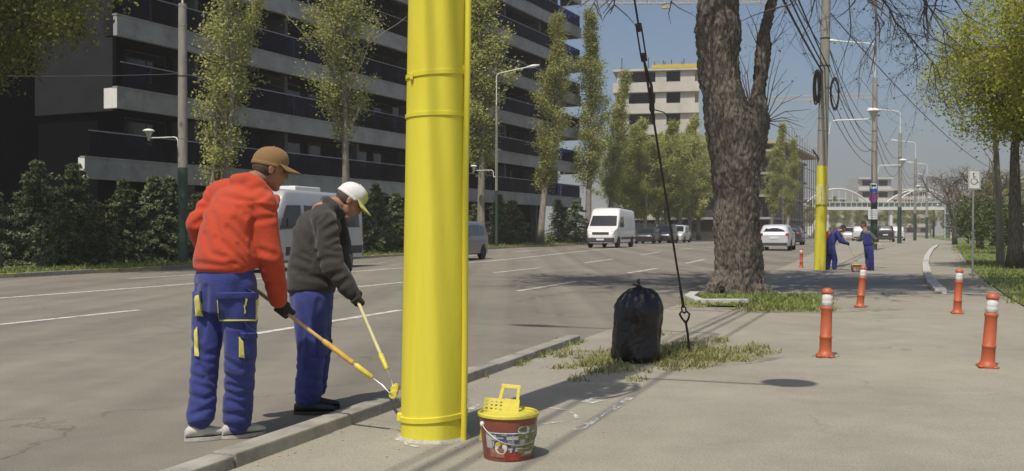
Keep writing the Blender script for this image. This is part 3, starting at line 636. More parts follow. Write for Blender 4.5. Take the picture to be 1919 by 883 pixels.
# broad leafy trees: crown built from clumps hung on limbs
def broad(H, crown, n_clump, per, lsize, seed, tr=.3, limbs=9, clump=.45, droop=0, cz=.62, jmin=3):
    random.seed(seed); np.random.seed(seed); m = MB(); P = []
    tk = wander((0, 0, 0), (0, 0, 1), H * .8, 10, .04, .02); m.tube(tk, [tr * (1.3 if i == 0 else 1 - .85 * i / 10) for i in range(11)], 12)
    c = V((0, 0, H * cz)); tips = []
    for k in range(limbs):
        j = random.randint(jmin, 9); a = k * 2.4 + random.uniform(-.3, .3); br = wander(tk[j], V((math.cos(a), math.sin(a), random.uniform(.2, .8))), crown[0] * random.uniform(.6, 1), 7, .12, .03)
        m.tube(br, [tr * .4 * (1 - .85 * i / 7) for i in range(8)], 6)
        for _ in range(5): tw = wander(br[random.randint(2, 6)], V((random.gauss(0, 1), random.gauss(0, 1), random.gauss(.1, .6) - droop)), crown[0] * .45, 5, .15, -.05 * droop); m.tube(tw, [.03, .024, .018, .012, .008, .004], 4); tips.append(tw)
    for _ in range(n_clump):
        if random.random() < .45: tw = random.choice(tips); q = random.choice(tw[2:])
        else:
            d = V((random.gauss(0, 1), random.gauss(0, 1), random.gauss(0, 1))).normalized() * random.uniform(.55, 1.0); q = c + V((d.x * crown[0], d.y * crown[0], d.z * crown[1]))
            q += V((0, 0, 1)) * crown[1] * .25 * noise.noise(q * .6)
        cs = clump * random.uniform(.5, 1.3); L = droop * random.uniform(0, .8)
        for _ in range(per): P.append((q.x + random.gauss(0, cs), q.y + random.gauss(0, cs), q.z + random.gauss(0, cs * .8) - random.random() * L))
    return m.mesh('trunk'), leaf_mesh('crown', P, lsize)
RT = broad(8.9, (2.85, 2.7), 470, 80, .078, 31, .26, 12, .33, .25, .77, 6)
put_tree('leafy_tree', RT, (M_BARK, M_LRIGHT), far(1903, 34.0, .03), 'yellow green leafy tree on right verge beyond the disabled parking sign', 'trees on the right verge', .6)
put_tree('leafy_tree', RT, (M_BARK, M_LRIGHT), far(2110, 30, .03), 'leafy tree at the picture edge on right verge', 'trees on the right verge', 2.6, (1.2, 1.2, 1.2))
m = MB(); t0 = far(1876, 38, .03); m.tube([V((0, 0, 0)), V((-.05, 0, 1.5)), V((-.12, 0, 3)), V((-.2, 0, 4.6)), V((-.3, 0, 6.2))], [.16, .13, .12, .09, .05], 10)
for k in range(6):
    b = V((-.2 - .05 * k, 0, 3 + k * .4)); m.tube(wander(b, (random.gauss(-.4, .5), random.gauss(0, .4), .6), 1.6, 5, .15), [.03, .025, .02, .014, .008, .004], 5)
tt = thing('bare_tree', t0, 'thin grey trunk beside the yellow green leafy tree', 'tree', 'trees on the right verge'); m.build('trunk', M_PBARK, tt, True)
LT = broad(12.5, (4.1, 3.0), 560, 60, .11, 44, .3, 12, .4, .35, .82, 7)
put_tree('leafy_tree', LT, (M_BARK, M_LMAPLE), V((-15.6, 30.3, .05)), 'dark leafy tree overhanging the apartment block corner', 'street trees along the far verge', 0)
# spruce shrubs of the hedge
def spruce(H, r, seed, n=2600):
    random.seed(seed); np.random.seed(seed); m = MB(); m.tube([V((0, 0, 0)), V((0, 0, H * .95))], [.07, .01], 6); P = []
    lev = int(H / .2)
    for i in range(lev):
        z = .12 + (H - .2) * i / lev; L = r * (1 - z / H) ** .9 * random.uniform(.7, 1.25) + .08
        for k in range(9):
            a = random.uniform(0, 2 * PI); d = V((math.cos(a), math.sin(a), .18)); e = L * random.uniform(.55, 1.25)
            b = [V((0, 0, z)) + d * (e * f) + V((0, 0, -.28 * e * f * f)) for f in (0, .35, .7, 1)]; m.tube(b, [.015, .012, .008, .004], 3)
            for _ in range(int(n / lev / 9) + 1):
                f = random.uniform(.15, 1.05); q = V((0, 0, z)) + d * (e * f) + V((0, 0, -.28 * e * f * f)); P.append((q.x + random.gauss(0, .05), q.y + random.gauss(0, .05), q.z + random.gauss(0, .035)))
    return m.mesh('trunk'), leaf_mesh('crown', P, .14, .2)
S1, S2, S3 = spruce(3.8, 1.45, 2, 10000), spruce(3.0, 1.35, 4, 8000), spruce(3.6, 1.2, 6, 9000)
hg = 'conifer shrubs of the hedge'
for i, (u, Z, ms, sc, lb) in enumerate(((-20, 36, S2, 1.1, 'broad spruce shrub at the hedge end below leafy tree'), (70, 37, S1, 1.05, 'tall spruce shrub at left of the yellow gas pipe'), (140, 38, S3, 1.1, 'pointed spruce shrub beside the yellow gas pipe'), (115, 36, S2, .8, 'low spruce shrub in front of two taller ones'),
        (232, 39.5, S1, .9, 'spruce shrub right of the yellow gas pipe'), (290, 40.5, S3, 1.0, 'spruce shrub at left of the green footed pole'), (318, 41, S1, .95, 'spruce shrub directly behind the green footed pole'), (185, 37, S2, .78, 'low spruce shrub under the gas pipe'), (375, 43, S2, 1.0, 'spruce shrub behind the red jacketed worker'),
        (706, 53, S1, 1.0, 'spruce shrub right of the silver minibus'), (742, 55, S3, .95, 'spruce shrub touching the yellow pole edge'), (690, 51, S2, .85, 'low spruce shrub at minibus rear'), (935, 71, S1, 1.0, 'spruce shrub beside the slim lamp pole'), (962, 73, S2, 1.15, 'broad spruce shrub right of the slim lamp pole'), (1046, 82, S3, 1.05, 'spruce shrub right of the forked poplar'), (1080, 86, S2, 1.3, 'spruce shrub at left of the white van'), (890, 68, S2, 1.0, 'spruce shrub above the grey car'))):
    put_tree('spruce_shrub', ms, (M_TWIG, M_SPRUCE), far(u, Z, .05), lb, hg, i * 1.3, (sc, sc, sc), 'shrub')
# ------------------------------------------------------------ the big bare tree
random.seed(5); np.random.seed(5)
ZT = 20.4; O = T1.copy(); O = V((T1.x, ZT, 0))
def tp(u, v, dz=0): return pt(u, v, ZT + dz) - O
def fuse(shapes, voxel, smooth=3, fac=.5):
    me = shapes.mesh('fuse'); ob = bpy.data.objects.new('fuse', me); C.objects.link(ob)
    bm = bmesh.new(); bm.from_mesh(me); bmesh.ops.recalc_face_normals(bm, faces=bm.faces); bm.to_mesh(me); bm.free()
    r = ob.modifiers.new('r', 'REMESH'); r.mode = 'VOXEL'; r.voxel_size = voxel
    if smooth: s_ = ob.modifiers.new('s', 'SMOOTH'); s_.factor = fac; s_.iterations = smooth
    bpy.context.view_layer.update(); dg = bpy.context.evaluated_depsgraph_get()
    out = bpy.data.meshes.new_from_object(ob.evaluated_get(dg)); bpy.data.objects.remove(ob); out.materials.clear(); return out
def displace(me, fn, soft=0):
    n = len(me.vertices); co_ = np.empty(n * 3); me.vertices.foreach_get('co', co_); nr = np.empty(n * 3); me.vertices.foreach_get('normal', nr)
    co_ = co_.reshape(-1, 3); nr = nr.reshape(-1, 3)
    d = np.array([fn(V(p), V(q)) for p, q in zip(co_.tolist(), nr.tolist())]); co_ += nr * d[:, None]
    me.vertices.foreach_set('co', co_.ravel()); me.update()
    if soft:
        bm = bmesh.new(); bm.from_mesh(me)
        for _ in range(soft): bmesh.ops.smooth_vert(bm, verts=bm.verts, factor=.5, use_axis_x=True, use_axis_y=True, use_axis_z=True)
        bm.to_mesh(me); bm.free()
bt = thing('big_bare_tree', O, 'big old bare tree with thick furrowed trunk on grass island', 'tree')
k = ZT / FPX
outl = [(590, 1325, 1450), (560, 1338, 1443), (540, 1341, 1438), (500, 1341, 1431), (450, 1340, 1425), (370, 1338, 1421), (300, 1331, 1425), (255, 1326, 1424), (204, 1319, 1404), (153, 1311, 1389), (102, 1306, 1386), (51, 1302, 1390), (0, 1310, 1383), (-60, 1318, 1380), (-160, 1322, 1372)]
m = MB(); m.tube([tp((a + b) / 2, v) for v, a, b in outl], [(b - a) / 2 * k for v, a, b in outl], 28)
lim = [(330, 1400, 20), (270, 1408, 26), (235, 1420, 24), (200, 1422, 17), (170, 1422, 14), (125, 1427, 14), (100, 1430, 14), (51, 1433, 10), (0, 1447, 10), (-60, 1462, 10), (-150, 1490, 9)]
m.tube([tp(u, v, -.1) for v, u, r in lim], [r * k for v, u, r in lim], 18)
for (u, v, r) in ((1428, 226, 12), (1432, 108, 9), (1312, 60, 14), (1436, 240, 9)):
    c = tp(u, v, -.1); m.lathe([(.01, -r * k), (r * k * .7, -r * k * .6), (r * k, 0), (r * k * .7, r * k * .6), (.01, r * k)], c, 12)
for a, L in ((-2.6, .75), (-1.9, .62), (-1.0, .7), (-.35, .8), (.8, .7), (2.2, .7)):
    m.tube([V((0, 0, .55)), V((math.cos(a) * L * .55, math.sin(a) * L * .55, .22)), V((math.cos(a) * L * 1.05, math.sin(a) * L, -.08))], [.25, .2, .07], 10)
me = fuse(m, .021, 4)
def barkd(p, nn):
    q = V((p.x * 9, p.y * 9, p.z * 1.5)); a = abs(noise.noise(q)) ; b = abs(noise.noise(V((p.x * 19 + 4, p.y * 19, p.z * 4.2))))
    c = abs(noise.noise(V((p.x * 34, p.y * 34, p.z * 8)))); return -.05 + .045 * min(a, .4) + .06 * b + .05 * c + .05 * noise.noise(p * 1.6)
displace(me, barkd)
link('trunk', me, M_BARK, bt, True)
bm_ = MB(); buds = []
RM = .009
def rec(p, d, L, r, dep, droop=0.0):
    segs = 6 if dep > 1 else 4; b = wander(p, d, L, segs, .13, (.03 if dep > 2 else -.02) - droop); n = 8 if dep > 3 else (5 if dep > 1 else 3)
    bm_.tube(b, [r * (1 - .7 * i / segs) for i in range(segs + 1)], n)
    if dep == 0:
        for q in b[2:]: buds.append(tuple(q))
        return
    for _ in range({5: 5, 4: 6, 3: 5, 2: 5, 1: 4}[dep]):
        i = random.randint(1, segs); dd = (b[i] - b[i - 1]).normalized(); o = V((random.gauss(0, 1), random.gauss(0, 1), random.gauss(.15, .7))).normalized()
        rec(b[i], dd + o * .85, L * random.uniform(.45, .72), max(RM, r * .55), dep - 1, droop)
topm = tp(1347, -160); topl = tp(1490, -150, -.1)
for a in range(5): rec(topm, V((math.cos(a * 1.26 + 2.4), math.sin(a * 1.26 + 2.4), .95)), 3.1, .13, 4)
for dx, dy, dz, L in ((-.9, -.25, .3, 6.5), (-.75, -.5, .45, 5.5), (-.9, .1, .5, 6), (-.6, .4, .6, 5), (.6, .5, .6, 5), (.5, -.2, .7, 4.5), (.85, .2, .45, 5.5), (.9, -.3, .4, 5), (.25, -.8, .5, 4.5), (.2, .9, .5, 5), (.95, 0, .35, 6), (.7, -.6, .45, 5.5), (.5, .1, .8, 5)): rec(topm, V((dx, dy, dz)), L, .2, 4)
for a in range(3): rec(topl, V((math.cos(a * 1.0 - 1.0), math.sin(a * 1.0 - 1.0), .55)), 2.3, .09, 4)
RM = .0035
# long branches that hang into view over the pavement
def vis(pxs, r, dz=0, sub=9, dep=1, L=.5):
    b = [tp(u, v, dz + (dd if False else 0)) for u, v in pxs]; fine = []
    for i in range(len(b) - 1):
        for f in (0, .5): fine.append(b[i].lerp(b[i + 1], f) + V((random.gauss(0, .02), random.gauss(0, .05), random.gauss(0, .02))))
    fine.append(b[-1]); n = len(fine); r = r * .62; bm_.tube(fine, [r * (1 - .8 * i / n) for i in range(n)], 6)
    for _ in range(sub):
        i = random.randint(1, n - 1); dd = (fine[i] - fine[i - 1]).normalized()
        rec(fine[i], dd * .6 + V((random.gauss(0, .6), random.gauss(0, .6), random.gauss(-.25, .5))), random.uniform(.5, 1.3) * L * 2, r * .3, dep, .06)
vis([(1490, -150), (1560, -110), (1640, -20), (1662, 20), (1700, 62), (1738, 100), (1752, 135)], .05, -.1, 22, 2, .42)
vis([(1500, -140), (1540, -60), (1530, -10), (1522, 25), (1500, 75)], .035, .3, 10, 1)
vis([(1560, -110), (1600, -60), (1640, 10), (1655, 45), (1615, 110), (1610, 180)], .03, -.4, 14, 1, .55)
vis([(1600, -100), (1690, -40), (1745, 20), (1775, 60)], .035, .5, 12, 1, .6)
vis([(1640, -90), (1720, -20), (1765, 60), (1778, 140)], .028, .1, 12, 1, .5)
vis([(1500, -140), (1485, -60), (1475, 0), (1462, 45)], .025, .2, 8, 1, .5)
vis([(1530, -120), (1590, -30), (1600, 40), (1585, 100), (1560, 150)], .024, .1, 12, 1, .5)
vis([(1640, -40), (1690, 30), (1715, 90), (1717, 160)], .02, -.2, 10, 1, .4)
for (u, v), ends in (((1434, 228), ((1462, 110), (1490, 150), (1505, 178), (1520, 205), (1475, 130), (1490, 262), (1498, 228), (1455, 95), (1508, 240))), ((1408, 205), ((1388, 120), (1380, 90), (1395, 140))), ((1430, 105), ((1475, 40), (1465, 70), (1400, 40), (1398, 10), (1470, 15)))):
    for e in ends:
        a = tp(u, v, -.15); b = tp(*e, random.uniform(-.5, .3)); mid = a.lerp(b, .5) + V((random.gauss(0, .05), random.gauss(0, .05), .08)); bm_.tube([a, mid, b], [.012, .009, .003], 5)
        rec(mid, (b - a).normalized() + V((random.gauss(0, .4), 0, random.gauss(0, .4))), .5, .005, 0); buds.append(tuple(b))
bm_.build('branches', M_TWIG, bt, True)
buds = [b for b in buds if random.random() < .16]
link('buds', leaf_mesh('buds', [(b[0] + random.gauss(0, .03), b[1] + random.gauss(0, .03), b[2] + random.gauss(0, .03)) for b in buds for _ in range(2)], .04), M_BUD, bt)
# far bare trees on the right
def bare(H, seed):
    global bm_, buds
    random.seed(seed); bm_ = MB(); buds = []
    tk = wander((0, 0, 0), (0, 0, 1), H * .5, 5, .05); bm_.tube(tk, [.2, .17, .15, .13, .11, .09], 8)
    for a in range(7): rec(tk[random.randint(2, 5)], V((math.cos(a * .95), math.sin(a * .95), random.uniform(.5, 1.2))), H * .3, .07, 3)
    w_ = bm_.mesh('trunk'); return w_, leaf_mesh('crown', [(b[0] + random.gauss(0, .1), b[1] + random.gauss(0, .1), b[2] + random.gauss(0, .1)) for b in buds if random.random() < .5], .06)
B1 = bare(8, 3)
for u, Z, s_, rz, lb in ((1835, 62, .95, 0, 'bare budding tree behind the disabled parking sign'), (1790, 82, 1.1, 2, 'bare budding tree near the footbridge lift'), (1862, 70, 1.0, 4, 'bare budding tree left of leafy trunk')):
    put_tree('budding_tree', B1, (M_TWIG, M_BUD), far(u, Z, .03), lb, 'trees on the right verge', rz, (s_, s_, s_ * .9))
BU = broad(2.6, (1.4, 1.0), 70, 40, .1, 77, .06, 6, .25, 0, .55)
for u, Z, s_, lb in ((1842, 58, 1.25, 'round dark bush behind the disabled parking sign'), (1870, 50, .9, 'low bush next to the leafy tree trunk'), (1815, 90, 1.3, 'bush beside the footbridge lift tower'), (1908, 48, 1.0, 'bush behind the leafy tree trunk')):
    put_tree('bush', BU, (M_TWIG, M_LSHRUB), far(u, Z, .03), lb, 'bushes on the right verge', Z, (s_, s_, s_), 'bush')
# far trees closing the street
for i, (u, Z, s_) in enumerate(((1560, 230, .8), (1585, 260, .7), (1612, 240, .75), (1635, 280, .9), (1662, 250, .7), (1690, 270, .85), (1716, 240, .7), (1745, 260, .8), (1770, 230, .8), (1800, 220, .9), (1540, 270, .8), (1518, 250, .75), (1830, 200, .9), (1870, 180, .9), (1850, 120, .7), (1900, 130, .8), (1500, 270, .7))):
    put_tree('young_tree', PE, PM, far(u, Z), 'distant pale tree closing the end of the street', 'distant trees behind the footbridge', i * 1.7, (s_, s_, s_ * .8))
# ------------------------------------------------------------ people
from mathutils.bvhtree import BVHTree
def cap_(m, p0, r0, p1, r1, n=14):
    p0, p1 = V(p0), V(p1); d = (p1 - p0).normalized()
    m.tube([p0 - d * r0 * .97, p0 - d * r0 * .75, p0 - d * r0 * .4, p0, p1, p1 + d * r1 * .4, p1 + d * r1 * .75, p1 + d * r1 * .97], [r0 * .24, r0 * .66, r0 * .92, r0, r1, r1 * .92, r1 * .66, r1 * .24], n)
def chain(m, pts, rad, n=14):
    for i in range(len(pts) - 1): cap_(m, pts[i], rad[i], pts[i + 1], rad[i + 1], n)
def ell_(m, c, a, b, d, n=18):
    c = V(c); a, b, d = V(a), V(b), V(d)
    m.rings([[c + d * math.sin(q) + (a * math.cos(k * 2 * PI / n) + b * math.sin(k * 2 * PI / n)) * math.cos(q) for k in range(n)] for q in np.linspace(-PI / 2 + .12, PI / 2 - .12, 11)])
def etube(m, rings_, n=24):
    m.rings([[V(c) + a * math.cos(k * 2 * PI / n) + b * math.sin(k * 2 * PI / n) for k in range(n)] for c, a, b in rings_])
M_SKIN = pbr('tanned_skin', (.36, .19, .12), .55, .12, 12, .1, 80)
M_HAIR = pbr('grey_brown_hair', (.08, .06, .045), .9, .4, 60, .5, 90)
M_GLOVE = pbr('dark_work_glove', (.03, .026, .022), .9, .3, 30, .5, 120)
def cloth(name, col, var=.12, rough=.9):
    if name in MC: return MC[name]
    m, t, b = new_mat(name); b.inputs['Roughness'].default_value = rough; b.inputs['Specular IOR Level'].default_value = .2
    v = coord(t); o = ramp(t, nz(t, 7, 5, .6, v), [(.3, tuple(c * (1 - var) for c in col)), (.7, tuple(c * (1 + var) for c in col))])
    o = mixc(t, ramp(t, nz(t, 260, 2, .5, v), [(.3, .25), (.7, 0)]), o, tuple(c * .6 for c in col))
    t.links.new(o, b.inputs['Base Color']); bump(t, b, nz(t, 38, 6, .65, v, 1.2), .35, .012)
    b.inputs['Sheen Weight'].default_value = .15; MC[name] = m; return m
def grip(c, axis, palm, wrist, s=1.0, r=.014):
    """gloved hand closed round a pole: palm on one side, four fingers wrapped, thumb across; returns fused mesh"""
    m = MB(); c = V(c); p = V(axis).normalized(); q = V(palm); q = (q - p * q.dot(p)).normalized(); e = p.cross(q)
    pc = c + q * (r + .016) * s; wr = V(wrist)
    for o in (-.032, -.011, .011, .032): cap_(m, pc + p * o * s - e * .03 * s, .015 * s, pc + p * o * s + e * .025 * s, .013 * s, 10)
    cap_(m, wr, .03 * s, pc - e * .03 * s, .03 * s, 12)
    for o, L in ((-.034, .86), (-.012, 1), (.011, .97), (.033, .8)):
        pts = []
        for a in np.linspace(.5, 4.3 * L, 6): pts.append(c + p * (o * s + .003 * a) + (q * math.cos(a) + e * math.sin(a)) * (r + .011) * s)
        chain(m, pts, [.0112 * s, .0112 * s, .0105 * s, .010 * s, .0095 * s, .0085 * s], 9)
    th = [pc - e * .025 * s + p * .035 * s, c + p * .06 * s - e * (r + .016) * s, c + p * .055 * s - e * (r + .006) * s - q * .018 * s, c + p * .045 * s - q * (r + .012) * s]
    chain(m, th, [.016 * s, .0135 * s, .012 * s, .010 * s], 10)
    return m
def head_shapes(m, c, f, u, neck, s=1.0):
    f = V(f).normalized(); u = V(u); u = (u - f * u.dot(f)).normalized(); r = f.cross(u)
    P = lambda a, b, d: c + (f * a + r * b + u * d) * s
    E = lambda a, b, d, ra, rb, rd: ell_(m, P(a, b, d), f * ra * s, r * rb * s, u * rd * s)
    E(-.005, 0, .03, .1, .079, .095); E(.028, 0, -.035, .072, .064, .085); cap_(m, P(.06, -.018, -.105), .022 * s, P(.06, .018, -.105), .022 * s)
    E(.045, .035, -.035, .035, .03, .035); E(.045, -.035, -.035, .035, .03, .035)
    cap_(m, P(.092, 0, .012), .009 * s, P(.112, 0, -.028), .013 * s); cap_(m, P(.098, -.01, -.034), .009 * s, P(.098, .01, -.034), .009 * s)
    cap_(m, P(.088, -.02, -.066), .008 * s, P(.088, .02, -.066), .008 * s); cap_(m, P(.085, -.017, -.078), .008 * s, P(.085, .017, -.078), .008 * s)
    cap_(m, P(.083, -.045, .025), .01 * s, P(.083, .045, .025), .01 * s)
    for sd in (-1, 1): E(-.004, .079 * sd, -.012, .018, .009, .031); E(-.012, .083 * sd, -.002, .012, .008, .02)
    cap_(m, neck, .058 * s, P(-.025, 0, -.06), .054 * s); return P, f, r, u
def cap_hat(root, P, f, r, u, s, crown_mat, visor_mat, front=None, tiltv=-.12, back_mat=None):
    n = 28; rs = []
    base, rows = .045, 9
    for i in range(rows):
        q = i / (rows - 1) * PI / 2 * .97; rad = math.cos(q) ** .8; z = base + .088 * math.sin(q)
        rs.append([P(-.004 + (.108 * rad) * math.cos(a), .088 * rad * math.sin(a), z - .012 * (1 - rad) * 0 + (.006 if math.cos(a) > .3 else -.012 * max(0, -math.cos(a))) * rad) for a in [k * 2 * PI / n for k in range(n)]])
    rs.insert(0, [P(-.004 + .106 * math.cos(a), .086 * math.sin(a), base - .03 + (.014 if math.cos(a) > .3 else -.008)) for a in [k * 2 * PI / n for k in range(n)]])
    hat = MB().rings(rs).build('cap_crown', crown_mat, root, True)
    if front:
        rs = [[P(-.004 + (.1085 * rad + .002) * math.cos(a), (.0885 * rad + .002) * math.sin(a), base + .002 + .088 * math.sin(q_) + .006 * rad) for a in np.linspace(-.95, .95, 16)] for q_, rad in [(q_, math.cos(q_) ** .8) for q_ in np.linspace(0, .95, 7)]]
        MB().rings(rs, False, False).build('cap_front_panel', front, hat, True)
    v = []; top = []; bot = []
    for i in range(7):
        for k in range(13):
            y = -.083 + .166 * k / 12; ed = .085 * math.sqrt(max(0, 1 - (y / .094) ** 2)); bx = .104 * math.sqrt(max(0, 1 - (y / .09) ** 2)) - .008
            x = bx + (ed + .012) * i / 6; z = base + .0 - .012 + tiltv * (x - bx) - 3.2 * y * y * (i / 6) * .9
            top.append(P(x, y, z + .004)); bot.append(P(x, y, z))
    m = MB(); m.v = [tuple(p) for p in top + bot]; q = len(top)
    for i in range(6):
        for k in range(12):
            a = i * 13 + k; m.f.append((a, a + 1, a + 14, a + 13)); m.f.append((q + a, q + a + 13, q + a + 14, q + a + 1))
    for k in range(12): a = 6 * 13 + k; m.f.append((a, a + 1, q + a + 1, q + a))
    for i in range(6):
        for k in (0, 12): a = i * 13 + k; m.f.append((a, a + 13, q + a + 13, q + a))
    m.build('cap_visor', visor_mat, root, True)
    MB().lathe([(.008, 0), (.008, .004), (.003, .007)], P(-.004, 0, base + .087), 10, u).build('cap_button', crown_mat, hat, True)
    rs = [[P(-.004 + (.1085 + pr) * math.cos(a), (.0885 + pr) * math.sin(a), z + (.012 if math.cos(a) > .3 else -.01)) for a in np.linspace(PI * .42, PI * 1.58, 24)] for z, pr in ((base - .027, .0), (base - .025, .002), (base - .008, .002), (base - .006, 0))]
    MB().rings(rs, False, False).build('cap_strap', back_mat or visor_mat, hat, True)
    return hat
def folds(amp, sx, sz, seed=0, k2=.4):
    def fn(p, nn):
        a = noise.noise(V((p.x * sx + seed, p.y * sx, p.z * sz))); b = noise.noise(V((p.x * sx * 2.4, p.y * sx * 2.4 + seed, p.z * sz * 2.2)))
        c = noise.noise(V((p.x * sx * .8 + p.z * 4 + seed, p.y * sx * .8, p.z * sz * .55 + p.x * 5)))
        mk = min(1, max(0, noise.noise(p * 3.1 + V((seed, 2, 0))) * 2.4 + .35)); return amp * .75 * c - amp * .75 * mk * max(0, 1 - abs(a) / .16) - amp * k2 * .5 * mk * max(0, 1 - abs(b) / .2)
    return fn
def creased(org, lines, depth, wd, base):
    """sculpted creases: valleys pressed into the side of the garment the lines lie on, with a soft lip beside them"""
    segs = []
    for ln in lines:
        for a, b in zip(ln, ln[1:]): segs.append((V(a), V(b), len(ln)))
    def fn(p, nn):
        d = base(p, nn)
        if nn.y > .35: return d
        q = p + org; u = V((960 + FPX * q.x / q.y, HOR - FPX * (q.z - CAMH) / q.y)); v_ = 0; lip = 0
        for a, b, n in segs:
            ab = b - a; t = max(0, min(1, (u - a).dot(ab) / ab.length_squared)); r = (u - (a + ab * t)).length / wd
            if r < 3.2: v_ = max(v_, math.exp(-r * r)); lip = max(lip, math.exp(-(r - 1.9) ** 2 * 1.6))
        return d - depth * v_ + depth * .35 * lip * (1 - v_)
    return fn
def patch_on(me, org, quad, off, name, mat, parent, n=8, m_=8, skirt=.012):
    """a sewn-on piece of cloth: follows the garment below it and stands proud of it"""
    bv = BVHTree.FromPolygons([v.co for v in me.vertices], [p.vertices[:] for p in me.polygons]); co0 = V((0, 0, CAMH)) - org
    q = [V((u, v)) for u, v in quad]; F, B = [], []
    for j in range(m_ + 1):
        for i in range(n + 1):
            a = q[0].lerp(q[1], i / n).lerp(q[3].lerp(q[2], i / n), j / m_); d = V(((a.x - 960) / FPX, 1, (HOR - a.y) / FPX)).normalized(); h = bv.ray_cast(co0, d)
            if h[0] is None: h = bv.find_nearest(co0 + d * 6.0)
            nn = h[1]; nn = nn if nn.dot(d) < 0 else -nn; nn = (nn * .6 - d * .4).normalized(); edge = i in (0, n) or j in (0, m_)
            F.append(h[0] + nn * (off * (1 if edge else 1.35))); B.append(h[0] - nn * skirt)
    m = MB(); m.v = [tuple(p) for p in F + B]; w_ = n + 1; t_ = len(F)
    for j in range(m_):
        for i in range(n): a = j * w_ + i; m.f.append((a, a + 1, a + w_ + 1, a + w_))
    for i in range(n):
        for j in (0, m_): a = j * w_ + i; m.f.append((a, a + 1, t_ + a + 1, t_ + a))
    for j in range(m_):
        for i in (0, n): a = j * w_ + i; m.f.append((a, a + w_, t_ + a + w_, t_ + a))
    return m.build(name, mat, parent, True)
def shoe(root, heel, toe, up, mat, sole_mat, s=1.0):
    h, t = V(heel), V(toe); d = t - h; L = d.length; d = d.normalized(); sd = V((0, 0, 1)).cross(d).normalized(); z = V((0, 0, 1)); z = d.cross(sd) * (1 if d.cross(sd).z > 0 else -1)
    m = MB(); rs = []
    for f, wd, hh in ((0, .026, .05), (.08, .037, .075), (.25, .04, .085), (.45, .043, .075), (.65, .049, .055), (.85, .045, .042), (.97, .028, .03), (1, .012, .02)):
        c = h + d * (L * f); rs.append([c + sd * (wd * s * math.cos(a)) + z * (.022 + max(0, hh * s * (.5 + .5 * math.sin(a)))) for a in [k * 2 * PI / 14 for k in range(14)]])
    m.rings(rs); o = m.build('shoe', mat, root, True)
    m = MB(); lo, hi = [], []
    for k in range(20):
        a = k * 2 * PI / 20; x = .5 + .5 * math.cos(a); wd = (.043 + .012 * math.sin(x * PI) + .004 * x) * s; p = h + d * (L * (x * 1.03 - .015)) + sd * (wd * math.sin(a)); lo.append(p); hi.append(p + z * .02)
    m.rings([lo, hi]); m.build('sole', sole_mat, o, True)
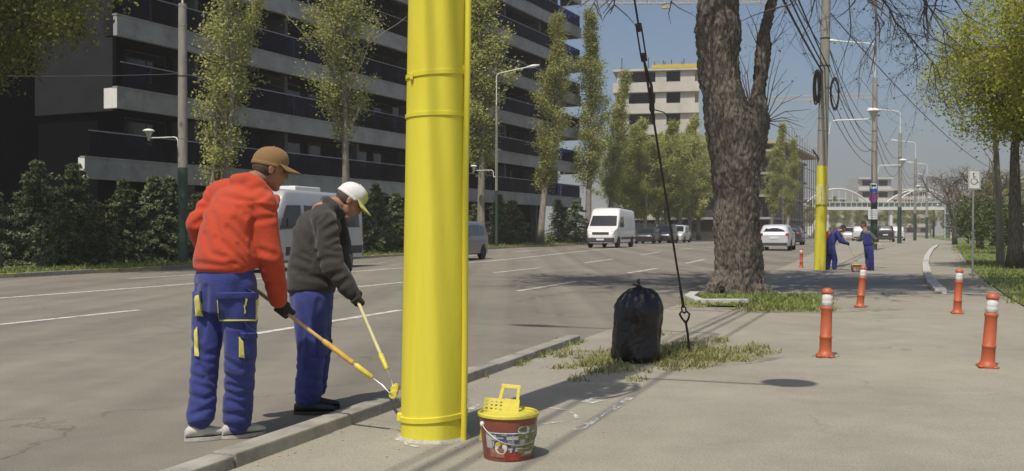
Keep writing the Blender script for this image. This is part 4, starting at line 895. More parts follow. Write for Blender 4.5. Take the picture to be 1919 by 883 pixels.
def person(Z0, root_uv, J, F, spec, label, group=None):
    org = V(((root_uv - 960) / FPX * Z0, Z0, 0)); L = lambda j: pt(j[0], j[1], Z0 + j[2]) - org
    root = thing('person', org, label, 'person', group); F = V((*F, 0)).normalized(); Rr = V((F.y, -F.x, 0))
    vx = spec.get('voxel', .009); G = {k: L(v) for k, v in J.items() if k not in ('torso', 'pelvis')}
    s = spec.get('head', 1.0)
    # --- trousers
    m = MB(); etube(m, [(L(c), Rr * a, F * b) for c, a, b in J['pelvis']])
    lr = spec['leg']
    for sd in 'LR':
        hp, kn, an = G['hip' + sd], G['knee' + sd], G['ank' + sd]; chain(m, [hp, hp.lerp(kn, .5), kn, kn.lerp(an, .55), an], lr[sd] if isinstance(lr, dict) else lr, 18)
    me = fuse(m, vx, 9); tf = folds(spec.get('fold', .009), 4.5, 9, 1); displace(me, creased(org, spec['tcrease'], .008, 5.0, tf) if 'tcrease' in spec else tf, 2); tr = link('trousers', me, spec['trousers'], root, True); tr_me = me
    # --- jacket or shirt
    m = MB(); etube(m, [(L(c), Rr * a, F * b) for c, a, b in J['torso']])
    ar = spec['arm']
    for sd in 'LR':
        sh, el, wr = G['sho' + sd], G['elb' + sd], G['wri' + sd]; chain(m, [L(J['torso'][-2][0]).lerp(sh, .55), sh, sh.lerp(el, .5), el, el.lerp(wr, .5), wr], [ar[0] * 1.1, ar[0], ar[0] * .98, ar[1], ar[1] * .92, ar[2]], 16)
    for fn in spec.get('jacket_extra', ()): fn(m, L)
    me = fuse(m, vx, 10); jf = spec.get('jfold') or folds(.014, 6, 8, 4); displace(me, creased(org, spec['jcrease'], .010, 5.5, jf) if 'jcrease' in spec else jf, 3); ja = link('jacket', me, spec['jacket'], root, True); ja_me = me
    # --- body: one continuous surface, head to wrists and ankles
    m = MB(); c = G['head']; P, f, r, u = head_shapes(m, c, spec['face'], spec['up'], G['neck'], s)
    etube(m, [(L(q), Rr * a * .7, F * b * .7) for q, a, b in J['torso'][:-1]] + [(G['neck'], Rr * .06, F * .06)]); etube(m, [(L(q), Rr * a * .7, F * b * .7) for q, a, b in J['pelvis']])
    chain(m, [L(J['pelvis'][-1][0]), L(J['torso'][0][0])], [.1, .1]); chain(m, [L(J['torso'][-2][0]), G['neck']], [.07, .055])
    for sd in 'LR':
        chain(m, [L(J['torso'][-2][0]), G['sho' + sd], G['elb' + sd], G['wri' + sd], G['han' + sd]], [.05, .045, .04, .026, .02]); chain(m, [L(J['pelvis'][-1][0]), G['hip' + sd], G['knee' + sd], G['ank' + sd]], [.07, .07, .05, .04])
    link('body', fuse(m, vx * .75, 2, .4), spec.get('skin', M_SKIN), root, True)
    m = MB()
    for sd in (-1, 1): ell_(m, P(.083, .032 * sd, .004), f * .012 * s, r * .013 * s, u * .009 * s, 10)
    m.build('eyes', pbr('eye_dark', (.05, .035, .03), .3), root, True)
    m = MB(); ell_(m, P(-.022, 0, .012), f * .086 * s, r * .0825 * s, u * .083 * s); m.build('hair', M_HAIR, root, True)
    spec['hat'](root, P, f, r, u, s)
    # --- hands on the tool, shoes
    for sd, (ax_, palm) in spec['grips'].items():
        link('glove', fuse(grip(G['han' + sd], ax_, palm, G['wri' + sd].lerp(G['han' + sd], .25), 1.0), .0045 if vx < .012 else .008, 1), spec.get('glove', M_GLOVE), root, True)
    for sd in 'LR':
        h = G['ank' + sd]; fd = V((*spec['feet'][sd], 0)).normalized(); hl = V((h.x, h.y, 0)) - fd * .095; shoe(root, hl + V((0, 0, .003)), hl + fd * .275 + V((0, 0, .003)), None, spec['shoe'], spec['sole'], .9)
    return root, tr, tr_me, ja, ja_me, org, L, G
M_TROU = cloth('blue_work_trousers', (.042, .055, .205)); M_RED = cloth('red_orange_sweater', (.46, .06, .024), .03); M_CHAR = cloth('charcoal_fleece', (.05, .046, .043), .15)
M_PIPE = pbr('yellow_piping', (.62, .58, .14), .8, .1, 40); M_TAN = cloth('tan_cap_cloth', (.24, .145, .06), .1); M_OFFW = cloth('white_cap_cloth', (.72, .71, .68), .04); M_LIME = cloth('lime_visor', (.66, .66, .17), .06)
M_SHOEW = pbr('pale_shoe', (.5, .48, .43), .7, .2, 20); M_SOLE = pbr('dirty_sole', (.42, .4, .35), .8, .2, 30); M_SHOED = pbr('dark_shoe', (.03, .03, .03), .6, .2, 20)
# worker in the red sweater
Z1 = 6.06
def hood(m, L):
    chain(m, [L((437, 352, .12)), L((446, 366, -.0)), L((468, 377, -.06)), L((494, 384, -.05)), L((512, 388, .05)), L((518, 372, .15))], [.03, .04, .042, .04, .036, .03])
    chain(m, [L((444, 340, .10)), L((464, 336, .04)), L((484, 346, .03)), L((500, 366, .07)), L((508, 384, .12))], [.05, .048, .046, .044, .04])
    chain(m, [L((452, 348, .08)), L((475, 352, .02)), L((498, 364, .06))], [.05, .05, .045])
def jf1(p, nn):
    d = V((.55, .2, .8)); q = p.dot(V((.8, -.2, -.55))); w_ = p.dot(d)
    a = noise.noise(V((q * 7 + 2, w_ * 1.8, p.y * 2))); b = noise.noise(V((q * 4 + 9, w_ * 6, p.y * 4))); z = min(1, max(0, (1.4 - p.z) / .4))
    cr = max(0, 1 - abs(a) / .16); c2 = max(0, 1 - abs(noise.noise(V((q * 15, w_ * 4.5, 7)))) / .2)
    return .010 * b + .006 * noise.noise(p * 4.5)
J1 = dict(neck=(476, 338, .13), head=(506, 316, .19), hipL=(400, 528, .06), hipR=(446, 532, -.04), kneeL=(386, 660, .03), ankL=(377, 779, .02), kneeR=(450, 668, .0), ankR=(445, 788, .1),
    shoL=(410, 364, .24), elbL=(371, 420, .18), wriL=(388, 480, .30), hanL=(403, 488, .33), shoR=(494, 382, .0), elbR=(506, 478, .0), wriR=(522, 560, .17), hanR=(531, 582, .24),
    pelvis=[((415, 585, 0), .15, .12), ((419, 550, 0), .19, .145), ((421, 520, 0), .205, .155), ((424, 495, 0), .19, .15)],
    torso=[((423, 512, 0), .18, .15), ((424, 500, 0), .215, .18), ((425, 475, 0), .215, .178), ((428, 440, .02), .2, .165), ((438, 400, .06), .205, .16), ((448, 362, .11), .19, .125), ((466, 343, .13), .1, .09)])
tipA = pt(738, 738, 6.22); o1 = V(((418 - 960) / FPX * Z1, Z1, 0)); hR = pt(531, 582, Z1 + .24); ax1 = (tipA - hR).normalized(); hL = hR - ax1 * .50
TC1 = [[(320 + x / 2.307, 500 + y / 2.307) for x, y in l] for l in ([(80, 470), (140, 485), (200, 450)], [(85, 560), (150, 575), (205, 540)], [(95, 640), (140, 625), (185, 600)], [(120, 430), (190, 500)], [(230, 470), (300, 500), (372, 470)], [(225, 540), (290, 565), (350, 545)], [(250, 580), (330, 610)], [(235, 640), (345, 645)], [(230, 400), (300, 440), (375, 420)], [(155, 90), (150, 200), (135, 310)], [(215, 230), (228, 330), (215, 420)], [(90, 330), (150, 380), (205, 370)], [(100, 690), (190, 680)], [(225, 690), (330, 700)], [(200, 250), (330, 262)], [(110, 510), (180, 530)], [(250, 510), (340, 530)])]
JC1 = [[(440, 412), (465, 445)], [(427, 427), (457, 455), (475, 475)], [(450, 457), (472, 495)], [(407, 445), (447, 482), (475, 507)], [(395, 475), (422, 482)], [(425, 497), (445, 495), (472, 510)], [(372, 494), (405, 498), (435, 502)], [(472, 418), (472, 482), (478, 510)], [(476, 415), (514, 407)], [(420, 367), (449, 374), (478, 377), (500, 362)], [(478, 384), (514, 396)], [(369, 364), (389, 380)], [(362, 391), (387, 387)], [(449, 391), (460, 404)], [(490, 470), (515, 478)], [(488, 495), (520, 505)], [(500, 530), (528, 536)], [(366, 420), (380, 412)], [(400, 400), (410, 440)], [(385, 440), (392, 470)]]
sp1 = dict(voxel=.0078, tcrease=TC1, jcrease=JC1, leg=dict(L=[.115, .102, .088, .084, .086], R=[.118, .108, .095, .09, .092]), arm=(.083, .076, .06), trousers=M_TROU, jacket=M_RED, jacket_extra=(hood,), jfold=jf1, face=(.86, .42, -.22), up=(.2, .08, 1), head=1.03,
    hat=lambda root, P, f, r, u, s: cap_hat(root, P, f, r, u, s, M_TAN, M_TAN, tiltv=-.22), grips=dict(R=(ax1, (-.5, -.7, .6))), feet=dict(L=(.86, .5), R=(.8, .6)), shoe=M_SHOEW, sole=M_SOLE, skin=pbr('weathered_skin', (.27, .135, .08), .55, .12, 12))
J1['hanL'] = (J1['hanL'][0], J1['hanL'][1], J1['hanL'][2])
w1, tr1, tm1, ja1, jm1, og1, L1, G1 = person(Z1, 418, J1, (.75, .66), sp1, 'worker in red orange sweater, tan cap and blue cargo trousers, painting the pole', 'workers painting poles')
link('glove', fuse(grip(hL - og1, ax1, (-.2, .5, .6), G1['wriL'].lerp(hL - og1, .2), 1.0), .0045, 1), M_GLOVE, w1, True)
for q, off, nm, mt in ((((408, 553), (481, 553), (480, 601), (410, 601)), .007, 'back_pocket', M_TROU), (((407, 548), (482, 547), (482, 560), (408, 561)), .013, 'pocket_flap', M_TROU), (((411, 599), (479, 599), (479, 601.5), (411, 601.5)), .0105, 'piping', M_PIPE), (((478.5, 562), (480.5, 562), (480.5, 599), (478.5, 599)), .0105, 'piping', M_PIPE), (((408, 562), (409.5, 562), (411.5, 599), (410, 599)), .0105, 'piping', M_PIPE),
        (((452, 628), (487, 628), (487, 671), (453, 670)), .012, 'cargo_pocket', M_TROU), (((450, 623), (487, 623), (487, 633), (451, 634)), .019, 'pocket_flap', M_TROU), (((448, 630), (456, 640), (458, 671), (448, 669)), .019, 'yellow_gusset', M_PIPE),
        (((363, 548), (378, 545), (379, 584), (364, 584)), .012, 'cargo_pocket', M_TROU), (((370, 556), (377, 552), (381, 592), (369, 592)), .022, 'yellow_gusset', M_PIPE), (((482, 556), (490, 557), (490, 600), (484, 600)), .012, 'yellow_gusset', M_PIPE), (((366, 620), (371, 612), (374, 668), (366, 666)), .012, 'yellow_gusset', M_PIPE)):
    patch_on(tm1, og1, q, off, nm, mt, tr1)
# worker in the charcoal fleece
Z2 = 7.0
def collar(m, L):
    chain(m, [L((607, 376, .1)), L((614, 376, -.03)), L((630, 388, -.07)), L((642, 402, .0))], [.034, .034, .034, .03])
J2 = dict(neck=(622, 384, .05), head=(655, 375, .1), hipL=(592, 560, .1), hipR=(582, 562, -.08), kneeL=(594, 655, .1), ankL=(588, 722, .14), kneeR=(584, 658, -.08), ankR=(578, 739, -.05),
    shoL=(622, 405, .22), elbL=(640, 470, .16), wriL=(645, 505, .02), hanL=(647, 507, -.02), shoR=(606, 418, -.17), elbR=(624, 500, -.22), wriR=(657, 546, -.2), hanR=(669, 560, -.185),
    pelvis=[((586, 610, 0), .13, .12), ((584, 575, 0), .165, .145), ((584, 545, 0), .175, .15), ((586, 525, 0), .16, .14)],
    torso=[((584, 550, 0), .16, .155), ((584, 540, 0), .19, .175), ((586, 515, 0), .19, .172), ((590, 475, .0), .185, .165), ((594, 430, .02), .195, .17), ((602, 398, .04), .17, .125), ((618, 385, .05), .085, .08)])
tipB = pt(741, 728, 6.26); hR2 = pt(669, 560, Z2 - .185); ax2_ = (tipB - hR2).normalized()
JC2 = [[(500 + x / 4.905, 320 + y / 4.905) for x, y in l] for l in ([(450, 450), (510, 415)], [(480, 495), (570, 425)], [(530, 545), (610, 500)], [(565, 645), (690, 585)], [(435, 470), (445, 600), (400, 740)], [(340, 760), (430, 800), (445, 750)], [(300, 560), (380, 680), (440, 760)], [(480, 835), (560, 800), (650, 800)], [(610, 690), (705, 650)], [(250, 480), (300, 560)], [(270, 800), (400, 850)], [(560, 720), (650, 740)])] + [[(560, 515), (600, 522), (628, 535)], [(548, 505), (575, 512)], [(612, 522), (640, 512)], [(628, 540), (650, 525)]]
TC2 = [[(320 + x / 2.307, 500 + y / 2.307) for x, y in l] for l in ([(565, 120), (600, 300), (590, 450)], [(640, 150), (620, 300)], [(560, 520), (640, 600)], [(545, 450), (600, 540)], [(600, 400), (680, 380)], [(540, 560), (600, 590), (660, 570)], [(580, 240), (560, 380)], [(650, 280), (690, 300)], [(540, 610), (650, 620)], [(600, 480), (670, 500)])]
sp2 = dict(voxel=.0078, tcrease=TC2, jcrease=JC2, leg=[.118, .112, .1, .096, .098], arm=(.088, .08, .058), trousers=M_TROU, jacket=M_CHAR, jacket_extra=(collar,), jfold=folds(.012, 5, 5, 8), face=(.72, .22, -.62), up=(.6, .2, .75), head=.98,
    hat=lambda root, P, f, r, u, s: cap_hat(root, P, f, r, u, s, M_OFFW, M_LIME, front=M_LIME, tiltv=-.25, back_mat=M_OFFW), grips=dict(R=(ax2_, (-.3, -.8, .35))), feet=dict(L=(.95, .2), R=(.95, .1)), shoe=M_SHOED, sole=M_SHOED, fold=.009)
w2, tr2, tm2, ja2, jm2, og2, L2, G2 = person(Z2, 585, J2, (.92, .38), sp2, 'worker in charcoal fleece and white cap with lime visor, bending over his roller', 'workers painting poles')
hL2 = hR2 - ax2_ * .27
link('glove', fuse(grip(hL2 - og2, ax2_, (-.3, .6, .3), G2['wriL'], 1.0), .0045, 1), M_GLOVE, w2, True)
patch_on(tm2, og2, ((596, 625), (622, 622), (620, 665), (596, 668)), .012, 'cargo_pocket', M_TROU, tr2)
# two distant workers in blue
Zf = 33.4
M_OV = cloth('blue_overalls', (.045, .05, .22)); M_DARKH = cloth('dark_hat', (.03, .025, .025)); M_GREYV = cloth('grey_sleeves', (.13, .135, .14)); M_HVIS = pbr('orange_vest_cloth', (.55, .12, .05), .8, .2, 20)
beanie = lambda root, P, f, r, u, s: MB().rings([[P(-.01 + .106 * math.cos(q) * math.cos(a), .09 * math.cos(q) * math.sin(a), .03 + .095 * math.sin(q)) for a in [k * 2 * PI / 16 for k in range(16)]] for q in np.linspace(0, 1.5, 7)]).build('knit_hat', M_DARKH, root, True)
J3 = dict(neck=(1575, 433, .05), head=(1580.5, 428.5, .06), hipL=(1556, 466, .1), hipR=(1560, 466, -.08), kneeL=(1553, 487, .1), ankL=(1551, 501, .1), kneeR=(1565, 487, -.06), ankR=(1564, 502, -.05),
    shoL=(1571, 438, .18), elbL=(1578, 450, .16), wriL=(1586, 454, .02), hanL=(1587, 455, -.02), shoR=(1568, 438, -.17), elbR=(1576, 452, -.18), wriR=(1587, 456, -.1), hanR=(1589, 457, -.09),
    pelvis=[((1558, 477, 0), .14, .13), ((1557, 468, 0), .18, .16), ((1556, 459, 0), .18, .165)], torso=[((1555, 462, 0), .17, .16), ((1556, 455, 0), .19, .18), ((1560, 444, .02), .2, .19), ((1567, 435, .04), .17, .14), ((1573, 432, .05), .09, .09)])
tC = pt(1606, 489, 33.2); h3 = pt(1589, 457, Zf - .09); ax3 = (tC - h3).normalized()
sp3 = dict(voxel=.016, leg=[.11, .105, .098, .092, .09], arm=(.085, .078, .06), trousers=M_OV, jacket=M_OV, jfold=folds(.012, 6, 8, 5), face=(.85, .2, -.45), up=(.4, .1, .9), hat=beanie, grips=dict(R=(ax3, (-.3, -.8, .3))), feet=dict(L=(.9, -.3), R=(.9, -.1)), shoe=M_SHOEW, sole=M_SOLE)
w3, *_r = person(Zf, 1558, J3, (.92, .3), sp3, 'bent worker in blue overalls and dark hat beside second yellow pole', 'workers painting poles')
m = MB(); q = _r[6 - 1]; c = q((1551, 441, -.05)); ell_(m, c, V((.06, 0, 0)), V((0, .12, 0)), V((.04, 0, .16))); m.build('orange_vest', M_HVIS, w3, True)
Zg = 33.0
J4 = dict(neck=(1620, 430, .03), head=(1618.5, 421.5, .05), hipL=(1626, 464, .1), hipR=(1631, 465, -.08), kneeL=(1627, 485, .1), ankL=(1628, 501, .1), kneeR=(1633, 486, -.06), ankR=(1634, 503, -.05),
    shoR=(1629, 437, -.15), elbR=(1641, 449, -.12), wriR=(1632, 453.5, .18), hanR=(1629, 453, .2), shoL=(1618, 437, .2), elbL=(1613, 449, .25), wriL=(1606, 449, .3), hanL=(1604, 448.5, .3),
    pelvis=[((1630, 476, 0), .14, .13), ((1629, 467, 0), .175, .155), ((1628, 458, 0), .175, .16)], torso=[((1628, 461, 0), .17, .155), ((1628, 454, 0), .185, .17), ((1627, 444, .02), .195, .165), ((1624, 435, .04), .175, .125), ((1621, 431, .05), .085, .08)])
pA, pB = pt(1588, 444.5, Zg + .35), pt(1655, 459, Zg + .1); ax4 = (pB - pA).normalized()
hair4 = lambda root, P, f, r, u, s: MB().rings([[P(-.014 + .1 * math.cos(q) * math.cos(a), .085 * math.cos(q) * math.sin(a), .045 + .085 * math.sin(q)) for a in [k * 2 * PI / 16 for k in range(16)]] for q in np.linspace(0, 1.5, 7)]).build('short_hair', M_HAIR, root, True)
sp4 = dict(voxel=.016, leg=[.11, .105, .098, .092, .09], arm=(.082, .075, .058), trousers=M_OV, jacket=M_GREYV, jfold=folds(.01, 6, 8, 2), face=(-.9, .1, -.25), up=(-.2, 0, 1), hat=hair4, grips=dict(R=(ax4, (0, -.8, .3))), feet=dict(L=(-.5, -.8), R=(-.4, -.9)), shoe=M_SHOED, sole=M_SHOED)
w4, t4, tm4, j4, jm4, og4, L4, G4 = person(Zg, 1630, J4, (-.8, .35), sp4, 'bareheaded worker in blue bib overalls and grey sleeves holding a long pole', 'workers painting poles')
patch_on(jm4, og4, ((1617, 436), (1632, 441), (1636, 461), (1616, 461)), .02, 'bib', M_OV, w4)
# rollers on poles
M_WOOD = pbr('wooden_pole', (.48, .31, .13), .6, .2, 10, stretch=(1, 1, .2)); M_WOODP = pbr('pale_painted_pole', (.52, .47, .25), .6, .15, 10)
def roller(a, b, mat, label, up_part=None, hr=.012, head=True, side=None):
    a, b = V(a), V(b); d = (b - a).normalized(); o = thing('paint_roller', a, label, 'paint roller', 'paint rollers on poles'); L = (b - a).length
    m = MB(); m.tube([V((0, 0, 0)), d * (L - .26)], [hr, hr], 12); m.build('pole', mat, o, True)
    if up_part: MB().tube([d * (L * up_part[0]), d * (L * up_part[0] + .02), d * (L * up_part[1])], [hr * 1.2, hr * 1.45, hr * 1.4], 12).build('grip_sleeve', up_part[2], o, True)
    MB().tube([d * (L - .3), d * (L - .29), d * (L - .17), d * (L - .16)], [hr, hr * 1.5, hr * 1.3, hr * .5], 10).build('handle', M_YELD, o, True)
    e = d * L; sd = V(side or (0, 1, 0)).normalized()
    MB().tube([d * (L - .17), d * (L - .09), e - d * .02 - sd * .06, e - sd * .055, e + sd * .05], .004, 6).build('wire_frame', M_STEEL, o, True)
    MB().lathe([(.008, -.055), (.022, -.055), (.025, -.048), (.025, .048), (.022, .055), (.008, .055)], e, 16, sd).build('roller_sleeve', M_YELD, o, True)
    return o
hS = hR - ax1 * .58
roller(hS, tipA, M_WOOD, 'wooden extension pole with yellow roller held by red sweatered worker', (.62, .78, pbr('ochre_sleeve', (.55, .34, .07), .5, .2, 20)))
roller(hR2 - ax2_ * .34, tipB, M_WOODP, 'pale pole with yellow roller held by charcoal fleeced worker')
roller(h3 - ax3 * .35, tC, M_WOODP, 'thin roller pole dipped towards ground by bent worker')
roller(pA, pB, M_WOOD, 'long wooden pole held level by bareheaded worker')
bk2 = copy_tree(bk); bk2.location = gnd(1607, 511) + V((.0, .1, 0)); bk2['label'] = 'small distant paint bucket between the two blue overalled workers'
for o in (bk, bk2): o['group'] = 'paint buckets'
# ------------------------------------------------------------ vehicles
def paint(name, col, metal=.0, rough=.3):
    if name in MC: return MC[name]
    m, t, b = new_mat(name); b.inputs['Roughness'].default_value = rough; b.inputs['Metallic'].default_value = metal; b.inputs['Coat Weight'].default_value = .4
    v = coord(t); o = ramp(t, nz(t, 3, 4, .6, v), [(.3, tuple(c * .9 for c in col)), (.7, col)]); t.links.new(o, b.inputs['Base Color']); MC[name] = m; return m
M_GLASS = paint('vehicle_glass', (.012, .013, .015), 0, .12); M_TRIM = pbr('grey_plastic_trim', (.05, .05, .052), .7, .15); M_TYRE = pbr('tyre_rubber', (.016, .016, .016), .85, .2)
M_RIM = pbr('wheel_rim', (.35, .35, .36), .35, .1, metal=.8); M_TAIL = paint('tail_lens', (.35, .012, .01), 0, .2); M_HEAD = paint('head_lens', (.6, .6, .62), .2, .1); M_PLATE = pbr('number_plate', (.7, .7, .7), .5, .05)
def vehicle(name, loc, head, sp, label, cat, mat, group=None):
    o = thing(name, loc, label, cat, group, math.atan2(head.y, head.x)); X = [p[0] for p in sp['top']]; Zt = [p[1] for p in sp['top']]; z0, zb, tum, W, roof = sp['z0'], sp['belt'], sp['tum'], sp['w'] / 2, max(Zt)
    wx = lambda x: W * float(np.interp(x, [p[0] for p in sp['plan']], [p[1] for p in sp['plan']])); zt = lambda x: float(np.interp(x, X, Zt))
    def sec(x):
        t, w_ = zt(x), wx(x); b = min(zb, t - .03); f = max(0, (t - b) / (roof - zb)); yu = lambda k: w_ * (1 - (1 - tum) * f * k); rc = min(.12, (t - b) * .5)
        return [(w_ * .86, z0), (w_ * .965, z0 + .05), (w_ * .995, z0 + (b - z0) * .35), (w_, z0 + (b - z0) * .7), (w_ * .985, b), (yu(.55), b + (t - b - rc) * .55), (yu(1), t - rc), (yu(1) - rc * .35, t - rc * .3), (yu(1) - rc * 1.1, t), (yu(1) * .4, t + .02 * f)]
    xs = sorted(set(list(np.linspace(X[0], X[-1], 26)) + X)); rings_ = []
    for x in xs:
        h = sec(x); rings_.append([V((x, -y, z)) for y, z in h] + [V((x, y, z)) for y, z in reversed(h)])
    MB().rings(rings_).build('body', mat, o, True)
    def ys(x, z):
        h = sec(x); return float(np.interp(z, [p[1] for p in h], [p[0] for p in h]))
    def side(quad, sd, off=.008, nm='window', mt=M_GLASS):
        m = MB(); q = [V(p) for p in quad]; n = 6; top = []
        for j in range(n + 1):
            for i in range(n + 1):
                a = q[0].lerp(q[1], i / n).lerp(q[3].lerp(q[2], i / n), j / n); top.append(V((a.x, sd * (ys(a.x, a.y) + off), a.y)))
        inn = [V((p.x, p.y - sd * (off + .02), p.z)) for p in top]; m.v = [tuple(p) for p in top + inn]; w_ = n + 1; t_ = len(top)
        for j in range(n):
            for i in range(n): a = j * w_ + i; m.f.append((a, a + 1, a + w_ + 1, a + w_))
        for i in range(n):
            for j in (0, n): a = j * w_ + i; m.f.append((a, a + 1, t_ + a + 1, t_ + a)); a = i * w_ + j; m.f.append((a, a + w_, t_ + a + w_, t_ + a))
        return m.build(nm, mt, o, True)
    for q in sp['side']:
        for sd in (-1, 1): side(q, sd)
    for q in sp.get('trim', ()):
        for sd in (-1, 1): side(q, sd, .012, 'side_trim', M_TRIM)
    def screen(xa, za, xb, zb_, ya, yb, nm, mt=M_GLASS, off=.012):
        d = V((xb - xa, 0, zb_ - za)).normalized(); nn = V((d.z, 0, -d.x)); nn = nn if nn.x * (1 if nm != 'rear_window' else -1) > 0 else -nn; m = MB(); k = 6; rs = []
        for j in range(k + 1):
            f = j / k; c = V((xa + (xb - xa) * f, 0, za + (zb_ - za) * f)) + nn * off; y = ya + (yb - ya) * f; rs.append([c + V((0, -y + 2 * y * i / 8, 0)) - nn * (.015 * abs(i / 4 - 1) ** 3) for i in range(9)])
        m.rings(rs, False, False); m.build(nm, mt, o, True)
    for a in sp['screens']: screen(*a)
    r = sp['wr']
    for x in sp['axles']:
        for sd in (-1, 1):
            y = sd * (wx(x) - .1); ww = MB().lathe([(r * .62, -.1), (r * .9, -.11), (r, -.08), (r, .08), (r * .9, .105), (r * .64, .1)], (x, y, r), 26, (0, sd, 0)).build('wheel', M_TYRE, o, True)
            MB().lathe([(r * .63, .06), (r * .6, .095), (r * .3, .085), (r * .1, .1), (.01, .1)], (x, y, r), 20, (0, sd, 0)).build('rim', M_RIM, ww, True)
            n = 18; m = MB(); pr = [(x + (r + .07) * math.cos(a), r + (r + .07) * math.sin(a)) for a in np.linspace(-.15, PI + .15, n)]
            m.v = [(a, sd * (ys(a, max(b, z0 + .02)) + .004), b) for a, b in pr]; m.f = [tuple(range(n))]; m.build('wheel_arch', M_BLACK, o)
    for nm, mt, c, size in sp['bits']:
        m = MB(); m.box(c, size); m.build(nm, mt, o, bevel=min(size) * .25)
        if abs(c[1]) > .05: m = MB(); m.box((c[0], -c[1], c[2]), size); m.build(nm, mt, o, bevel=min(size) * .25)
    return o
SPR = dict(top=[(0, 2.35), (.05, 2.5), (.6, 2.6), (4.7, 2.62), (5.0, 2.55), (5.25, 2.2), (5.85, 1.4), (5.95, 1.28), (6.5, 1.05), (6.72, .95), (6.78, .7)], plan=[(0, .97), (.4, 1), (5.2, 1), (6.2, .96), (6.6, .85), (6.78, .7)], z0=.3, belt=1.35, tum=.9, w=2.0, wr=.35, axles=(1.25, 5.6),
    side=[((.25, 1.42), (1.3, 1.42), (1.3, 2.1), (.3, 2.1)), ((1.4, 1.42), (2.6, 1.42), (2.6, 2.12), (1.4, 2.12)), ((2.7, 1.42), (3.95, 1.42), (3.95, 2.12), (2.7, 2.12)), ((4.15, 1.38), (5.45, 1.32), (5.0, 2.1), (4.15, 2.12))],
    trim=[((.05, .5), (5.1, .5), (5.1, .78), (.05, .78))], screens=[(5.86, 1.42, 5.27, 2.2, .86, .78, 'windscreen'), (.0, 1.4, .02, 2.15, .8, .75, 'rear_window')],
    bits=[('headlamp', M_HEAD, (6.5, .7, .88), (.3, .3, .16)), ('bumper', M_TRIM, (6.7, 0, .48), (.2, 1.7, .28)), ('mirror', M_BLACK, (5.35, 1.12, 1.55), (.12, .18, .3)), ('tail_lamp', M_TAIL, (.0, .92, 1.2), (.06, .1, .5)), ('roof_unit', M_WHITE, (3.2, 0, 2.68), (1.6, 1.3, .17)), ('number_plate', M_PLATE, (6.81, 0, .5), (.02, .5, .11))])
TRA = dict(top=[(0, 2.35), (.05, 2.5), (3.9, 2.6), (4.2, 2.5), (4.45, 2.12), (4.95, 1.42), (5.05, 1.32), (5.5, 1.12), (5.62, .95), (5.66, .7)], plan=[(0, .97), (.4, 1), (4.4, 1), (5.2, .96), (5.5, .88), (5.66, .75)], z0=.32, belt=1.35, tum=.9, w=2.05, wr=.35, axles=(1.1, 4.75),
    side=[((3.35, 1.4), (4.6, 1.35), (4.2, 2.0), (3.35, 2.05))], trim=[((.05, .55), (4.2, .55), (4.2, .7), (.05, .7))], screens=[(4.97, 1.44, 4.47, 2.1, .9, .82, 'windscreen'), (0, 1.4, .02, 2.1, .1, .1, 'rear_window')],
    bits=[('headlamp', M_HEAD, (5.42, .78, .95), (.28, .28, .3)), ('grille', M_TRIM, (5.63, 0, .95), (.06, 1.1, .16)), ('bumper', M_TRIM, (5.6, 0, .52), (.2, 1.8, .3)), ('mirror', M_BLACK, (4.5, 1.15, 1.5), (.12, .2, .32)), ('tail_lamp', M_TAIL, (0, .95, 1.1), (.06, .08, .5)), ('number_plate', M_PLATE, (5.71, 0, .55), (.02, .5, .11))])
MPV = dict(top=[(0, .95), (.06, 1.25), (.35, 1.62), (.6, 1.68), (2.2, 1.7), (2.7, 1.62), (3.55, 1.05), (4.1, .88), (4.28, .7)], plan=[(0, .86), (.3, .97), (.8, 1), (3.3, 1), (3.9, .92), (4.28, .72)], z0=.24, belt=1.0, tum=.8, w=1.78, wr=.31, axles=(.85, 3.45),
    side=[((.35, 1.06), (1.0, 1.06), (1.0, 1.5), (.5, 1.5)), ((1.08, 1.06), (2.0, 1.06), (2.0, 1.53), (1.08, 1.53)), ((2.08, 1.06), (3.2, 1.04), (2.55, 1.5), (2.08, 1.53))], screens=[(3.52, 1.1, 2.74, 1.6, .72, .6, 'windscreen'), (.06, 1.15, .33, 1.58, .66, .58, 'rear_window')],
    bits=[('headlamp', M_HEAD, (4.05, .62, .7), (.25, .28, .16)), ('tail_lamp', M_TAIL, (.06, .72, 1.0), (.08, .12, .4)), ('bumper', M_TRIM, (.02, 0, .42), (.1, 1.4, .16)), ('number_plate', M_PLATE, (-.02, 0, .75), (.02, .5, .11)), ('mirror', M_TRIM, (2.95, .98, 1.05), (.1, .16, .12))])
EST = dict(top=[(0, .85), (.04, 1.0), (.12, 1.05), (.42, 1.40), (.7, 1.45), (2.2, 1.47), (2.7, 1.38), (3.4, .98), (4.3, .84), (4.5, .65)], plan=[(0, .84), (.25, .96), (.8, 1), (3.5, 1), (4.1, .92), (4.5, .72)], z0=.22, belt=.92, tum=.78, w=1.76, wr=.31, axles=(.9, 3.6),
    side=[((.4, .98), (1.1, .98), (1.1, 1.3), (.62, 1.3)), ((1.18, .98), (2.05, .98), (2.05, 1.33), (1.18, 1.33)), ((2.12, .98), (3.1, .97), (2.55, 1.3), (2.12, 1.33))], screens=[(3.37, 1.02, 2.73, 1.36, .7, .58, 'windscreen'), (.13, 1.06, .41, 1.38, .68, .58, 'rear_window')],
    bits=[('headlamp', M_HEAD, (4.25, .62, .66), (.25, .28, .14)), ('tail_lamp', M_TAIL, (.05, .70, .88), (.1, .2, .2)), ('bumper', M_TRIM, (.0, 0, .38), (.1, 1.45, .14)), ('number_plate', M_PLATE, (-.01, 0, .72), (.02, .5, .11)), ('mirror', M_TRIM, (2.9, .96, .98), (.1, .16, .12))])
